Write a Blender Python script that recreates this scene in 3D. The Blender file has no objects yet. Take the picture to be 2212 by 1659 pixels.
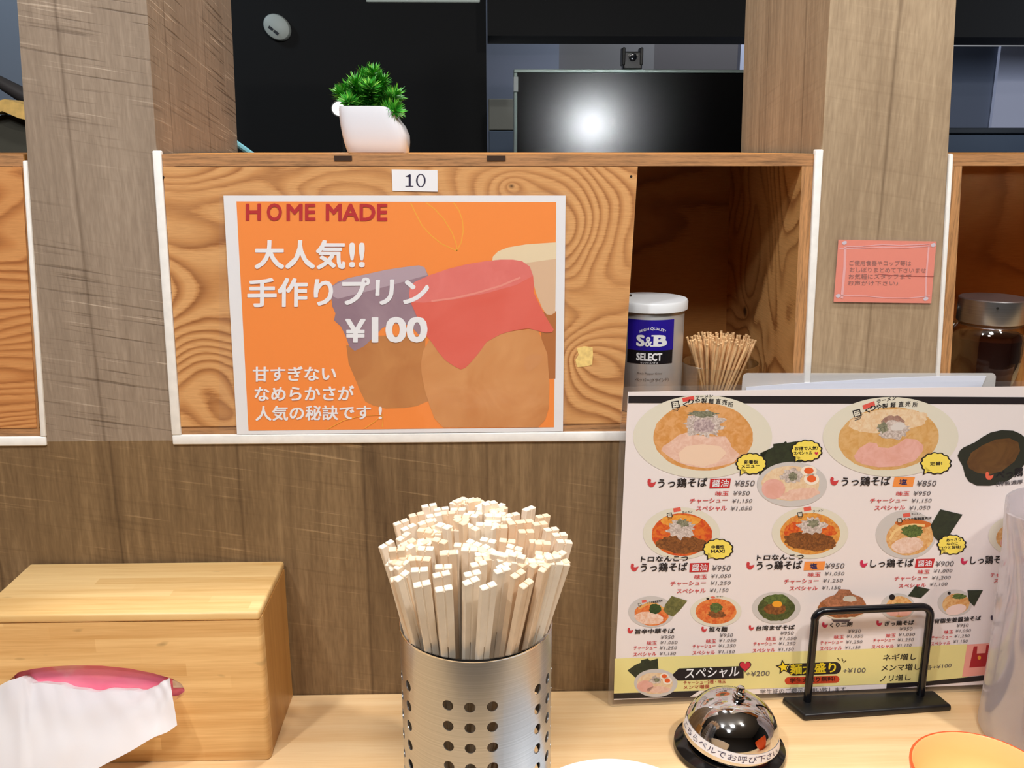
import bpy, bmesh, math, random
from mathutils import Vector, Matrix, noise
random.seed(7)
S = bpy.context.scene
COL = S.collection
PI = math.pi

# ------------------------------------------------------------------ camera
F_PX, W_PX, H_PX = 2000.0, 2212, 1659
CAM = Vector((0, -0.812, 0.5215))
PITCH, YAW = math.radians(14.36), math.radians(1.5)
cam = bpy.data.cameras.new('camera')
cam.sensor_width = 36.0
cam.lens = 36.0 * F_PX / W_PX
cam.clip_start = 0.01
camo = bpy.data.objects.new('camera', cam)
COL.objects.link(camo)
camo.location = CAM
camo.rotation_euler = (PI / 2 - PITCH, 0, -YAW)
S.camera = camo
FW = Vector((math.sin(YAW) * math.cos(PITCH), math.cos(YAW) * math.cos(PITCH), -math.sin(PITCH)))
RT = Vector((math.cos(YAW), -math.sin(YAW), 0))
UP = RT.cross(FW)

# ------------------------------------------------------------------ world, lamps, exposure
S.view_settings.view_transform = 'Standard'
S.view_settings.look = 'None'
S.view_settings.gamma = 1.0
S.view_settings.use_curve_mapping = False
S.view_settings.exposure = 0.24
wd = bpy.data.worlds.new('world')
S.world = wd
wd.use_nodes = True
wd.node_tree.nodes['Background'].inputs[0].default_value = (0.93, 0.95, 1.0, 1)
wd.node_tree.nodes['Background'].inputs[1].default_value = 0.30


def lamp(name, loc, aim, power, size, col=(1, .97, .93), spread=PI):
    l = bpy.data.lights.new(name, 'AREA')
    l.shape = 'DISK'; l.size = size; l.energy = power; l.color = col; l.spread = spread
    o = bpy.data.objects.new(name, l)
    COL.objects.link(o)
    o.location = loc
    o.rotation_euler = (Vector(aim) - Vector(loc)).to_track_quat('-Z', 'Y').to_euler()
    return o


lamp('downlights_and_fill', (0.85, -0.85, 1.75), (0.15, -0.1, 0.1), 13, 0.10, (1, .95, .88))
lamp('downlights_and_fill', (-0.75, -1.05, 1.75), (-0.1, 0, 0.2), 10, 0.12, (.97, .98, 1))
lamp('downlights_and_fill', (0.10, -1.05, 1.75), (0, 0, 0.25), 11, 0.30, (1, .98, .95))
lamp('downlights_and_fill', (0.00, 0.22, 1.70), (0, 0.3, 0.4), 10, 0.15, (1, 1, .97))
# cool fills added to brighten the back room, and the lamp mirrored by the television
lamp('kitchen_fill_light', (1.1, 2.80, 1.7), (0.9, 3.4, 0.6), 10, 0.15, (.80, .88, 1))
lamp('kitchen_fill_light', (-1.6, 1.9, 1.7), (-1.6, 2.75, 0.8), 5, 0.3, (.66, .84, 1))
lamp('kitchen_side_fill', (2.3, 1.6, 1.0), (2.1, 2.9, 0.72), 3.6, 0.2, (.80, .88, 1))  # added out of view to lift the right-hand back walls
lamp('downlights_and_fill', (-0.40, -1.70, 1.75), (-0.1, 0, 0.3), 9, 0.25, (.97, .98, 1))  # front fill added at ceiling height to brighten upright faces
lamp('wall_spotlight', (0.8095, -2.3, 0.675), (0.36, 2.2, 0.62), 0.06, 0.13, (.93, .96, 1), math.radians(9))


# ------------------------------------------------------------------ picture point -> place helpers
def ray(x, y):
    return FW + RT * ((x - 1106) / F_PX) + UP * ((829.5 - y) / F_PX)


def on_y(x, y, Y=0.0):
    d = ray(x, y)
    return CAM + d * ((Y - CAM.y) / d.y)


def on_z(x, y, Z=0.0):
    d = ray(x, y)
    return CAM + d * ((Z - CAM.z) / d.z)


# ------------------------------------------------------------------ materials
def lin(c):
    return tuple(((v / 255) / 12.92 if v / 255 <= .04045 else ((v / 255 + .055) / 1.055) ** 2.4) for v in c) + (1,)


class NT:
    def __init__(s, name):
        s.m = bpy.data.materials.new(name)
        s.m.use_nodes = True
        s.t = s.m.node_tree
        s.bsdf = s.t.nodes['Principled BSDF']
        s.out = s.t.nodes['Material Output']

    def n(s, typ, ins=None, **props):
        nd = s.t.nodes.new('ShaderNode' + typ)
        for k, v in props.items():
            setattr(nd, k, v)
        for k, v in (ins or {}).items():
            s.put(nd.inputs[k], v)
        return nd

    def put(s, sock, v):
        if isinstance(v, bpy.types.NodeSocket):
            s.t.links.new(v, sock)
        elif isinstance(v, bpy.types.Node):
            s.t.links.new(v.outputs[0], sock)
        else:
            sock.default_value = v

    def math(s, op, a, b=0.0, c=0.0):
        return s.n('Math', {0: a, 1: b, 2: c}, operation=op).outputs[0]

    def ramp(s, fac, stops, interp='LINEAR'):
        nd = s.n('ValToRGB', {0: fac})
        cr = nd.color_ramp
        cr.interpolation = interp
        while len(cr.elements) < len(stops):
            cr.elements.new(0.5)
        for e, (p, c) in zip(cr.elements, stops):
            e.position = p
            e.color = c if len(c) == 4 else lin(c)
        return nd.outputs[0]

    def mix(s, fac, a, b, blend='MIX'):
        nd = s.n('Mix', data_type='RGBA', blend_type=blend)
        s.put(nd.inputs[0], fac); s.put(nd.inputs[6], a); s.put(nd.inputs[7], b)
        return nd.outputs[2]

    def noise(s, vec, scale=1.0, detail=2.0, rough=.5, dist=0.0):
        return s.n('TexNoise', {'Vector': vec, 'Scale': scale, 'Detail': detail, 'Roughness': rough, 'Distortion': dist}).outputs[0]

    def xyz(s):
        g = s.n('NewGeometry')
        p = s.n('SeparateXYZ', {0: g.outputs['Position']})
        return p.outputs[0], p.outputs[1], p.outputs[2]

    def vec(s, a, b, c=0.0):
        return s.n('CombineXYZ', {0: a, 1: b, 2: c}).outputs[0]

    def base(s, col, rough=.5, metal=0.0, **kw):
        b = s.bsdf
        s.put(b.inputs['Base Color'], lin(col) if isinstance(col, tuple) and len(col) == 3 else col)
        s.put(b.inputs['Roughness'], rough)
        s.put(b.inputs['Metallic'], metal)
        for k, v in kw.items():
            s.put(b.inputs[k], v)
        return s

    def bump(s, h, strength=.2, dist=.001):
        s.put(s.bsdf.inputs['Normal'], s.n('Bump', {'Height': h, 'Strength': strength, 'Distance': dist}).outputs[0])
        return s


def simple(name, col, rough=.5, metal=0.0, var=0.0, scale=40, **kw):
    t = NT(name)
    if var:
        g = t.n('TexCoord').outputs['Object']
        f = t.noise(g, scale, 3)
        c1 = tuple(max(0, v * (1 - var)) for v in col); c2 = tuple(min(255, v * (1 + var)) for v in col)
        t.base(t.ramp(f, [(.3, c1), (.7, c2)]), rough, metal, **kw)
    else:
        t.base(col, rough, metal, **kw)
    return t.m


def weathered(name, light, dark, saw=1.0, off=0.0, ver=1.0, cut=0.0):
    """grey brown printed barn wood: upright grain, saw marks across, boards 0.115 wide"""
    t = NT(name)
    x, y, z = t.xyz()
    u = t.math('ADD', x, y)
    g1 = t.noise(t.vec(t.math('MULTIPLY', u, 170), t.math('MULTIPLY', z, 7)), 1, 5, .65)
    g2 = t.noise(t.vec(t.math('MULTIPLY', u, 26), t.math('MULTIPLY', z, 3), 3.1), 1, 4, .6, .6)
    g3 = t.noise(t.vec(t.math('MULTIPLY', u, 420), t.math('MULTIPLY', z, 60), 5), 1, 2)
    zz = t.math('ADD', z, t.math('MULTIPLY', u, .16))
    s1 = t.noise(t.vec(t.math('MULTIPLY', u, 10), t.math('MULTIPLY', zz, 290), 9), 1, 2, .5)
    sm = t.noise(t.vec(t.math('MULTIPLY', u, 9), t.math('MULTIPLY', z, 5), 17), 1, 1)
    smask = t.ramp(sm, [(.30, (0, 0, 0, 1)), (.58, (1, 1, 1, 1))])
    sl = t.ramp(s1, [(.30, (cut, cut, cut, 1)), (.42, (.5, .5, .5, 1)), (.62, (.5, .5, .5, 1)), (.74, (1, 1, 1, 1))])
    ub = t.math('MULTIPLY', t.math('ADD', u, .345 + off), 1 / .1145)
    bid = t.math('FLOOR', ub)
    wn = t.n('TexWhiteNoise', {0: t.vec(bid, 3.3)}).outputs[0]
    v = t.math('ADD', t.math('MULTIPLY', g1, .50 * ver), t.math('MULTIPLY', g2, .55 * ver))
    v = t.math('ADD', v, t.math('MULTIPLY', g3, .28))
    v = t.math('ADD', v, t.math('MULTIPLY', wn, .14))
    sw = t.math('MULTIPLY', t.math('MULTIPLY', t.math('SUBTRACT', sl, .5), smask), .75 * saw)
    v = t.math('ADD', v, sw)
    v = t.math('ADD', v, .43 - .525 * ver - .14)
    col = t.ramp(v, [(.16, dark), (.5, tuple((a + b) / 2 for a, b in zip(light, dark))), (.84, light)])
    fr = t.math('FRACT', ub)
    seam = t.ramp(t.math('ABSOLUTE', t.math('SUBTRACT', fr, .5)), [(.480, (1, 1, 1, 1)), (.499, (.66, .63, .60, 1))])
    col = t.mix(1.0, col, seam, 'MULTIPLY')
    t.base(col, .62)
    t.bump(t.math('ADD', t.math('ADD', g1, sw), t.math('MULTIPLY', g3, .5)), .35, .0012)
    return t.m


def plywood(name, axes, light, mid, dark, K=26.0, fa=3.0, fb=9.0, seed=0.0, knots=(), slope=3.0, chips=()):
    """rotary cut pine plywood: bold wandering late-wood lines, knots with rings"""
    t = NT(name)
    p = dict(zip('xyz', t.xyz()))
    a, b = p[axes[0]], p[axes[1]]
    h = t.noise(t.vec(t.math('MULTIPLY', a, fa), t.math('MULTIPLY', b, fb), seed), 1, 1.3, .45, .35)
    w = t.noise(t.vec(t.math('MULTIPLY', a, 38), t.math('MULTIPLY', b, 46), seed + 2), 1, 1)
    h = t.math('ADD', t.math('MULTIPLY', h, K), t.math('MULTIPLY', w, .35))
    h = t.math('ADD', h, t.math('MULTIPLY', b, slope * 10))
    kd = None
    for (ka, kb, kr, ks) in knots:
        da = t.math('MULTIPLY', t.math('SUBTRACT', a, ka), .75)
        db = t.math('SUBTRACT', b, kb)
        d = t.math('SQRT', t.math('ADD', t.math('MULTIPLY', da, da), t.math('MULTIPLY', db, db)))
        e = t.math('POWER', 2.718, t.math('MULTIPLY', d, -1 / kr))
        h = t.math('ADD', h, t.math('MULTIPLY', e, ks))
        c = t.ramp(t.math('MULTIPLY', t.math('ADD', d, t.math('MULTIPLY', w, .004)), 1 / kr), [(.22, (0, 0, 0, 1)), (.42, (1, 1, 1, 1))])
        kd = c if kd is None else t.mix(1.0, kd, c, 'MULTIPLY')
    r = t.math('FRACT', h)
    fib = t.noise(t.vec(t.math('MULTIPLY', a, 60), t.math('MULTIPLY', b, 1300), seed), 1, 3, .7)
    blot = t.noise(t.vec(t.math('MULTIPLY', a, 7), t.math('MULTIPLY', b, 13), seed + 8), 1, 2)
    rr = t.math('ADD', r, t.math('MULTIPLY', t.math('SUBTRACT', fib, .5), .25))
    col = t.ramp(rr, [(.0, dark), (.07, mid), (.2, light), (.52, light), (.74, mid), (.93, dark), (1.0, dark)])
    fade = t.ramp(blot, [(.35, (.0, .0, .0, 1)), (.68, (.6, .6, .6, 1))])
    col = t.mix(fade, col, lin(tuple((u + v) / 2 for u, v in zip(light, mid))))
    col = t.mix(.28, col, t.ramp(fib, [(.25, dark), (.6, light), (.8, tuple(min(255, v * 1.08) for v in light))]))
    if kd is not None:
        col = t.mix(t.math('SUBTRACT', 1.0, kd), col, lin(tuple(v * .45 for v in dark)))
    t.base(col, .5)
    t.bump(t.math('ADD', fib, t.math('MULTIPLY', r, .5)), .12, .0008)
    return t.m


def ply_edge(name, axis_len, axis_thk, base, t0):
    t = NT(name)
    p = dict(zip('xyz', t.xyz()))
    a, b = p[axis_len], p[axis_thk]
    f = t.noise(t.vec(t.math('MULTIPLY', a, 22), t.math('MULTIPLY', t.math('SUBTRACT', b, t0), 420), 1), 1, 3, .6)
    g = t.noise(t.vec(t.math('MULTIPLY', a, 160), t.math('MULTIPLY', b, 1500), 4), 1, 2)
    v = t.math('ADD', t.math('MULTIPLY', f, .75), t.math('MULTIPLY', g, .25))
    dk = tuple(c * .66 for c in base); lt = tuple(min(255, c * 1.14) for c in base)
    t.base(t.ramp(v, [(.3, dk), (.5, base), (.68, lt)]), .65)
    return t.m


def stripy(name, axes, light, dark, fa=4, fb=70, rough=.4, knots=0.0, strip=0.0, seed=0.0, contrast=(.3, .7)):
    """fine straight grain (bamboo strips, pine counter)"""
    t = NT(name)
    p = dict(zip('xyz', t.xyz()))
    a, b = p[axes[0]], p[axes[1]]
    f = t.noise(t.vec(t.math('MULTIPLY', a, fa), t.math('MULTIPLY', b, fb), seed), 1, 4, .6, .2)
    g = t.noise(t.vec(t.math('MULTIPLY', a, fa * 8), t.math('MULTIPLY', b, fb * 9), seed + 1), 1, 2)
    v = t.math('ADD', t.math('MULTIPLY', f, .72), t.math('MULTIPLY', g, .28))
    if strip:
        sid = t.math('FLOOR', t.math('MULTIPLY', b, 1 / strip))
        wn = t.n('TexWhiteNoise', {0: t.vec(sid, t.math('FLOOR', t.math('MULTIPLY', t.math('ADD', a, t.math('MULTIPLY', sid, .037)), 4.0)))}).outputs[0]
        v = t.math('ADD', v, t.math('MULTIPLY', t.math('SUBTRACT', wn, .5), .20))
    col = t.ramp(v, [(contrast[0], dark), (contrast[1], light)])
    if knots:
        k = t.noise(t.vec(t.math('MULTIPLY', a, 34), t.math('MULTIPLY', b, 90), seed + 5), 1, 1)
        col = t.mix(t.ramp(k, [(.70, (0, 0, 0, 1)), (.80, (knots, knots, knots, 1))]), col, lin(tuple(v * .62 for v in dark)))
    t.base(col, rough)
    t.bump(g, .06, .0005)
    return t.m


def film_mat(name, gloss=.07, rough=.1, wrinkle=.25, white=.02):
    t = NT(name)
    g = t.n('TexCoord').outputs['Object']
    nz = t.noise(g, 26, 3, .55)
    bp = t.n('Bump', {'Height': nz, 'Strength': wrinkle, 'Distance': .002}).outputs[0]
    tr = t.n('BsdfTransparent', {0: (1, 1, 1, 1)})
    gl = t.n('BsdfGlossy', {'Color': (1, 1, 1, 1), 'Roughness': rough, 'Normal': bp})
    df = t.n('BsdfDiffuse', {0: (.9, .88, .86, 1)})
    m1 = t.n('MixShader', {0: white, 1: tr.outputs[0], 2: df.outputs[0]})
    lw = t.n('LayerWeight', {0: .25, 'Normal': bp})
    fac = t.math('MULTIPLY_ADD', lw.outputs[0], .25, gloss * .5)
    m2 = t.n('MixShader', {0: fac, 1: m1.outputs[0], 2: gl.outputs[0]})
    t.t.links.new(m2.outputs[0], t.out.inputs[0])
    return t.m


_ink = {}


def ink(c, c2=None, scale=300.0, rough=.55, hi=.62, lo=.38):
    """printing ink; with a second colour it is mottled like printed food"""
    k = (c, c2, scale)
    if k not in _ink:
        t = NT('ink_%02x%02x%02x' % tuple(int(v) for v in c))
        if c2:
            f = t.noise(t.n('TexCoord').outputs['Object'], scale, 3, .6, .8)
            t.base(t.ramp(f, [(lo, c), (hi, c2)]), rough)
        else:
            t.base(c, rough)
        _ink[k] = t.m
    return _ink[k]


# ------------------------------------------------------------------ object helpers
def empty(name, loc, label=None, cat=None, group=None):
    o = bpy.data.objects.new(name, None)
    COL.objects.link(o)
    o.location = loc
    o.empty_display_size = .02
    if label:
        tag(o, label, cat, group)
    return o


def tag(o, label, cat, group=None, kind=None):
    o['label'] = label
    o['category'] = cat
    if group:
        o['group'] = group
    if kind:
        o['kind'] = kind
    return o


def offset_of(o):
    v = Vector()
    while o is not None:
        v += o.location
        o = o.parent
    return v


def finish(name, me, mats, parent=None, origin=None, smooth=None):
    """links a mesh given in world coordinates as one object"""
    org = offset_of(parent) if parent else (Vector(origin) if origin is not None else Vector())
    me.transform(Matrix.Translation(-org))
    for m in (mats if isinstance(mats, (list, tuple)) else [mats]):
        me.materials.append(m)
    if smooth is not None:
        for p in me.polygons:
            p.use_smooth = True
        me.set_sharp_from_angle(angle=math.radians(smooth))
    o = bpy.data.objects.new(name, me)
    COL.objects.link(o)
    if parent:
        o.parent = parent
    else:
        o.location = org
    return o


def obj(name, bm, mats, parent=None, origin=None, smooth=None):
    me = bpy.data.meshes.new(name)
    bmesh.ops.recalc_face_normals(bm, faces=bm.faces[:])
    bm.to_mesh(me)
    bm.free()
    return finish(name, me, mats, parent, origin, smooth)


def struct(o):
    o['kind'] = 'structure'
    return o


def hexa(bm, c8, bev=0.0, seg=2, mi=0):
    """c8: four bottom corners then four top corners"""
    vs = [bm.verts.new(c) for c in c8]
    fs = [bm.faces.new([vs[i] for i in f]) for f in ((3, 2, 1, 0), (4, 5, 6, 7), (0, 1, 5, 4), (1, 2, 6, 5), (2, 3, 7, 6), (3, 0, 4, 7))]
    for f in fs:
        f.material_index = mi
    if bev:
        es = list({e for f in fs for e in f.edges})
        bmesh.ops.bevel(bm, geom=es, offset=bev, segments=seg, profile=.5, affect='EDGES')
    return bm


def box(bm, x0, x1, y0, y1, z0, z1, bev=0.0, seg=2, mi=0):
    return hexa(bm, [(x0, y0, z0), (x1, y0, z0), (x1, y1, z0), (x0, y1, z0), (x0, y0, z1), (x1, y0, z1), (x1, y1, z1), (x0, y1, z1)], bev, seg, mi)


def nb():
    return bmesh.new()


def lathe(bm, prof, cx, cy, n=48, mi=None, closed=False, M=None):
    """prof: (r, z) list bottom to top around a vertical axis"""
    rings = []
    for r, z in prof:
        if r <= 1e-6:
            rings.append([bm.verts.new((cx, cy, z))])
        else:
            rings.append([bm.verts.new((cx + r * math.cos(2 * PI * i / n), cy + r * math.sin(2 * PI * i / n), z)) for i in range(n)])
    fs = []
    for a, b in zip(rings[:-1], rings[1:]):
        for i in range(n):
            j = (i + 1) % n
            if len(a) == 1 and len(b) == 1:
                continue
            if len(a) == 1:
                fs.append(bm.faces.new((a[0], b[j], b[i])))
            elif len(b) == 1:
                fs.append(bm.faces.new((a[i], a[j], b[0])))
            else:
                fs.append(bm.faces.new((a[i], a[j], b[j], b[i])))
    if mi is not None:
        for f in fs:
            f.material_index = mi
    if M is not None:
        bmesh.ops.transform(bm, matrix=M, verts=[v for r in rings for v in r])
    return bm


def tube(bm, pts, r, n=10, cap=True, radii=None):
    pts = [Vector(p) for p in pts]
    rings = []
    ref = None
    for i, p in enumerate(pts):
        d = (pts[min(i + 1, len(pts) - 1)] - pts[max(i - 1, 0)]).normalized()
        if ref is None:
            ref = d.orthogonal().normalized()
        ref = (ref - d * ref.dot(d)).normalized()
        q = d.cross(ref)
        rr = radii[i] if radii else r
        rings.append([bm.verts.new(p + (ref * math.cos(2 * PI * k / n) + q * math.sin(2 * PI * k / n)) * rr) for k in range(n)])
    for a, b in zip(rings[:-1], rings[1:]):
        for k in range(n):
            bm.faces.new((a[k], a[(k + 1) % n], b[(k + 1) % n], b[k]))
    if cap:
        bm.faces.new(rings[0][::-1])
        bm.faces.new(rings[-1])
    return bm


def text_geo(s, bold=0.0, shear=0.0, res=3):
    """(verts2d scaled to a unit box, polygons) of a line of writing; heavy letters are overprinted slightly shifted"""
    c = bpy.data.curves.new('lettering', 'FONT')
    c.body = s
    c.shear = shear
    c.resolution_u = res
    o = bpy.data.objects.new('lettering', c)
    COL.objects.link(o)
    me = bpy.data.meshes.new_from_object(o.evaluated_get(bpy.context.evaluated_depsgraph_get()))
    vs = [(v.co.x, v.co.y) for v in me.vertices]
    fs = [tuple(p.vertices) for p in me.polygons]
    if bold > 0:
        n = len(vs); v0, f0 = vs, fs
        vs, fs = [], []
        for k, (dx, dy) in enumerate(((1, .8), (-1, .8), (1, -.8), (-1, -.8)) + (((0, 0), (1, 0), (-1, 0), (0, 1), (0, -1)) if bold > .028 else ())):
            vs = vs + [(x + dx * bold * .8, y + dy * bold * .8) for x, y in v0]
            fs = fs + [tuple(i + k * n for i in f) for f in f0]
        zs = [k * 3e-6 for k in range(len(vs) // n) for _ in range(n)]
    else:
        zs = [0.0] * len(vs)
    bpy.data.objects.remove(o)
    bpy.data.curves.remove(c)
    bpy.data.meshes.remove(me)
    x0 = min(v[0] for v in vs); x1 = max(v[0] for v in vs)
    y0 = min(v[1] for v in vs); y1 = max(v[1] for v in vs)
    return [((x - x0) / max(x1 - x0, 1e-6), (y - y0) / max(y1 - y0, 1e-6), z) for (x, y), z in zip(vs, zs)], fs


class Print:
    """collects flat printed shapes on one plane (origin, normal); points are read off the photo"""

    def __init__(s, hit, normal, base=.0003, cv=None):
        s.hit, s.nrm, s.base = hit, Vector(normal).normalized(), base
        s.cv = cv or (lambda x, y: (x, y))
        s.parts = {}
        s.cur = 'print'

    def _add(s, verts, faces, mat):
        d = s.parts.setdefault(s.cur, {'v': [], 'f': [], 'm': [], 'mats': []})
        if mat not in d['mats']:
            d['mats'].append(mat)
        k = len(d['v'])
        d['v'] += verts
        for f in faces:
            d['f'].append(tuple(i + k for i in f))
            d['m'].append(d['mats'].index(mat))

    def P(s, x, y, layer):
        return s.hit(*s.cv(x, y)) + s.nrm * (s.base + layer * .00004)

    def poly(s, pts, mat, layer=1):
        s._add([s.P(x, y, layer) for x, y in pts], [tuple(range(len(pts)))], mat)

    def ell(s, cx, cy, rx, ry, mat, layer=1, rot=0.0, n=36, jag=0.0, clip=None):
        c, q = math.cos(math.radians(rot)), math.sin(math.radians(rot))
        pts = []
        for i in range(n):
            a = 2 * PI * i / n
            j = 1 + (random.uniform(-jag, jag) if jag else 0)
            x, y = rx * j * math.cos(a), ry * j * math.sin(a)
            X, Y = cx + x * c - y * q, cy + x * q + y * c
            if clip is not None:
                Y = max(Y, clip)
            pts.append((X, Y))
        s.poly(pts, mat, layer)

    def line(s, pts, w, mat, layer=1):
        for (x0, y0), (x1, y1) in zip(pts[:-1], pts[1:]):
            dx, dy = x1 - x0, y1 - y0
            l = math.hypot(dx, dy) or 1
            nx, ny = -dy / l * w / 2, dx / l * w / 2
            s.poly([(x0 + nx, y0 + ny), (x1 + nx, y1 + ny), (x1 - nx, y1 - ny), (x0 - nx, y0 - ny)], mat, layer)

    def text(s, body, x0, y0, x1, y1, h, mat, layer=5, bold=.0, shear=0.0, res=3):
        vs, fs = text_geo(body, bold, shear, res)
        o = s.P(x0, y0, layer)
        ex = s.P(x1, y1, layer) - o
        ey = s.P(x0, y0 - h, layer) - o
        s._add([o + ex * u + ey * v + s.nrm * z for u, v, z in vs], fs, mat)

    def build(s, parent, names=None):
        for k, d in s.parts.items():
            me = bpy.data.meshes.new(k)
            me.from_pydata([tuple(v) for v in d['v']], [], d['f'])
            me.update()
            for p, m in zip(me.polygons, d['m']):
                p.material_index = m
            o = finish(k.split('#')[0], me, d['mats'], parent)
            if names and k in names:
                o['label'] = names[k]


def crop(ox, oy, sc):
    return lambda x, y: (ox + x / sc, oy + y / sc)


def rquad(bm, P00, P10, P11, P01, r, mi=0, seg=5):
    """flat quad with rounded corners; r in metres"""
    c = [Vector(P00), Vector(P10), Vector(P11), Vector(P01)]
    vs = []
    for i in range(4):
        a, b, d = c[i - 1], c[i], c[(i + 1) % 4]
        u = (a - b).normalized(); w = (d - b).normalized()
        for k in range(seg + 1):
            th = PI / 2 * k / seg
            vs.append(bm.verts.new(b + u * r * (1 - math.sin(th)) + w * r * (1 - math.cos(th))))
    f = bm.faces.new(vs)
    f.material_index = mi
    return f


def slab(bm, thick, n):
    """gives flat faces a thickness along -n"""
    r = bmesh.ops.extrude_face_region(bm, geom=bm.faces[:])
    bmesh.ops.translate(bm, vec=-Vector(n).normalized() * thick, verts=[v for v in r['geom'] if isinstance(v, bmesh.types.BMVert)])
    return bm

# ================================================================== the setting
Z0, Z1 = 0.2625, 0.5155           # bottom of the shelf openings, top of the shelf boxes
M_wall = weathered('barn_wood_wall', (166, 136, 97), (84, 62, 38), saw=.8, cut=.36, ver=1.15)
M_pilA = weathered('barn_wood_sawn', (194, 174, 153), (108, 91, 75), saw=1.3, cut=.08, off=.004, ver=.55)
M_pilB = weathered('barn_wood_upright', (206, 182, 150), (122, 100, 76), saw=.15, off=-.001)
M_black = simple('matt_black_paint', (9, 9, 11), .8)
M_caulk = simple('white_caulk', (246, 244, 240), .5, var=.02, scale=120)
M_counter = stripy('pine_counter', 'xy', (250, 218, 170), (232, 188, 132), fa=3, fb=75, rough=.35, seed=2)

bm = nb(); box(bm, -2.2, 2.2, 0, .262, -.75, Z0)
struct(obj('wall_front', bm, M_wall))


def prism(bm, xb0, xb1, xt0, xt1, y0, y1, z0, z1):
    return hexa(bm, [(xb0, y0, z0), (xb1, y0, z0), (xb1, y1, z0), (xb0, y1, z0), (xt0, y0, z1), (xt1, y0, z1), (xt1, y1, z1), (xt0, y1, z1)])


bm = nb(); prism(bm, -.4015, -.2850, -.348, -.262, 0, .262, Z0, 1.15)
pil = obj('pillar', bm, M_pilA); struct(pil)
bm = nb(); prism(bm, .2945, .4125, .270, .358, 0, .262, Z0, 1.15)
pil2 = obj('pillar', bm, M_pilB); struct(pil2)
bm = nb(); box(bm, -3, 3, -3.2, 3.6, -.78, -.75)
struct(obj('floor', bm, simple('grey_floor_tile', (96, 92, 88), .5, var=.06, scale=6)))
bm = nb(); box(bm, -3, 3, -3.2, .262, 1.80, 1.84)
struct(obj('ceiling', bm, simple('ceiling_board', (186, 182, 176), .8)))
bm = nb(); box(bm, -3, 3, -3.24, -3.2, -.75, 1.84)
struct(obj('wall_behind', bm, simple('cream_wall', (118, 112, 106), .8)))

for sx_ in (-1, 1):
    bm = nb(); box(bm, min(sx_ * 3.0, sx_ * 3.04), max(sx_ * 3.0, sx_ * 3.04), -3.2, 3.6, -.75, 1.84)
    struct(obj('wall_left' if sx_ < 0 else 'wall_right', bm, simple('dark_side_wall', (70, 66, 62), .8)))

# counter
bm = nb(); box(bm, -2.2, 2.2, -.46, -.0005, -.035, 0, .002)
ct = obj('counter', bm, M_counter, origin=(0, -.23, -.035))
tag(ct, 'long pale pine counter top running along the panelled wall', 'counter')
bm = nb(); box(bm, -2.2, 2.2, -.40, -.385, -.75, -.036)
struct(obj('trim_counter_apron', bm, M_wall))

# white caulk beads around the shelf boxes
def bead(name, segs):
    bm = nb()
    for (x0, x1, z0, X0, X1, z1) in segs:
        c8 = [(x0, -.0022, z0), (x1, -.0022, z0), (x1, .004, z0), (x0, .004, z0), (X0, -.0022, z1), (X1, -.0022, z1), (X1, .004, z1), (X0, .004, z1)]
        hexa(bm, c8, .0010, 2)
    return struct(obj(name, bm, M_caulk, smooth=50))


bead('trim_1', [(-.2878, -.2793, Z0 + .0056, -.2815, -.2745, Z1 + .003)])
bead('trim_2', [(.2885, .2945, Z0 + .0056, .2810, .2880, Z1 + .004)])
bead('trim_3', [(-.2875, .2940, Z0 - .0035, -.2875, .2940, Z0 + .0055)])
bead('trim_4', [(-.4055, -.4005, Z0 + .0051, -.3900, -.3865, Z1 - .005)])
bead('trim_5', [(-1.0, -.4010, Z0 - .0035, -1.0, -.4010, Z0 + .0050)])
bead('trim_6', [(.4115, .4155, Z0, .3975, .4012, Z1)])

# ------------------------------------------------------------------ shelf boxes let into the wall
PL, PM, PD = (222, 168, 110), (194, 134, 78), (144, 84, 40)
kn1 = on_y(1105, 402); kn2 = on_y(1262, 775); kn3 = on_y(360, 640)
M_front = plywood('pine_ply_front', 'xz', PL, PM, PD, K=30, fa=4.6, fb=7.0, seed=3.7, knots=((kn1.x, kn1.z, .013, 3.2), (kn2.x, kn2.z, .020, 4.5), (kn1.x + .17, kn1.z - .03, .02, 1.5), (-.33, .40, .05, 5.0)), slope=.2)
M_front2 = plywood('pine_ply_front_b', 'xz', (216, 154, 94), (190, 122, 66), (146, 82, 38), K=30, fa=2.5, fb=10, seed=12.2, knots=((-.46, .47, .03, 3.0),), slope=4)
M_in = plywood('pine_ply_inside', 'xz', (206, 146, 78), (188, 124, 60), (140, 80, 32), K=9, fa=3.5, fb=6, seed=6.0, slope=.3)
M_inT = plywood('pine_ply_top', 'xy', (206, 146, 78), (188, 124, 60), (140, 80, 32), K=10, fa=1.5, fb=14, seed=8.0, slope=4)
M_inS = plywood('pine_ply_side', 'yz', (230, 176, 110), (212, 154, 90), (146, 86, 36), K=13, fa=8, fb=6, seed=1.4, knots=((.165, .35, .022, 3.5),), slope=.6)
M_eH = ply_edge('ply_edge_level', 'x', 'z', (176, 128, 84), .51)
M_eV = ply_edge('ply_edge_upright', 'z', 'x', (186, 136, 88), .27)
M_top = simple('pine_top_face', (228, 196, 140), .5, var=.05, scale=30)
T = .0098


def two(bm_fn, mats):
    pass


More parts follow.
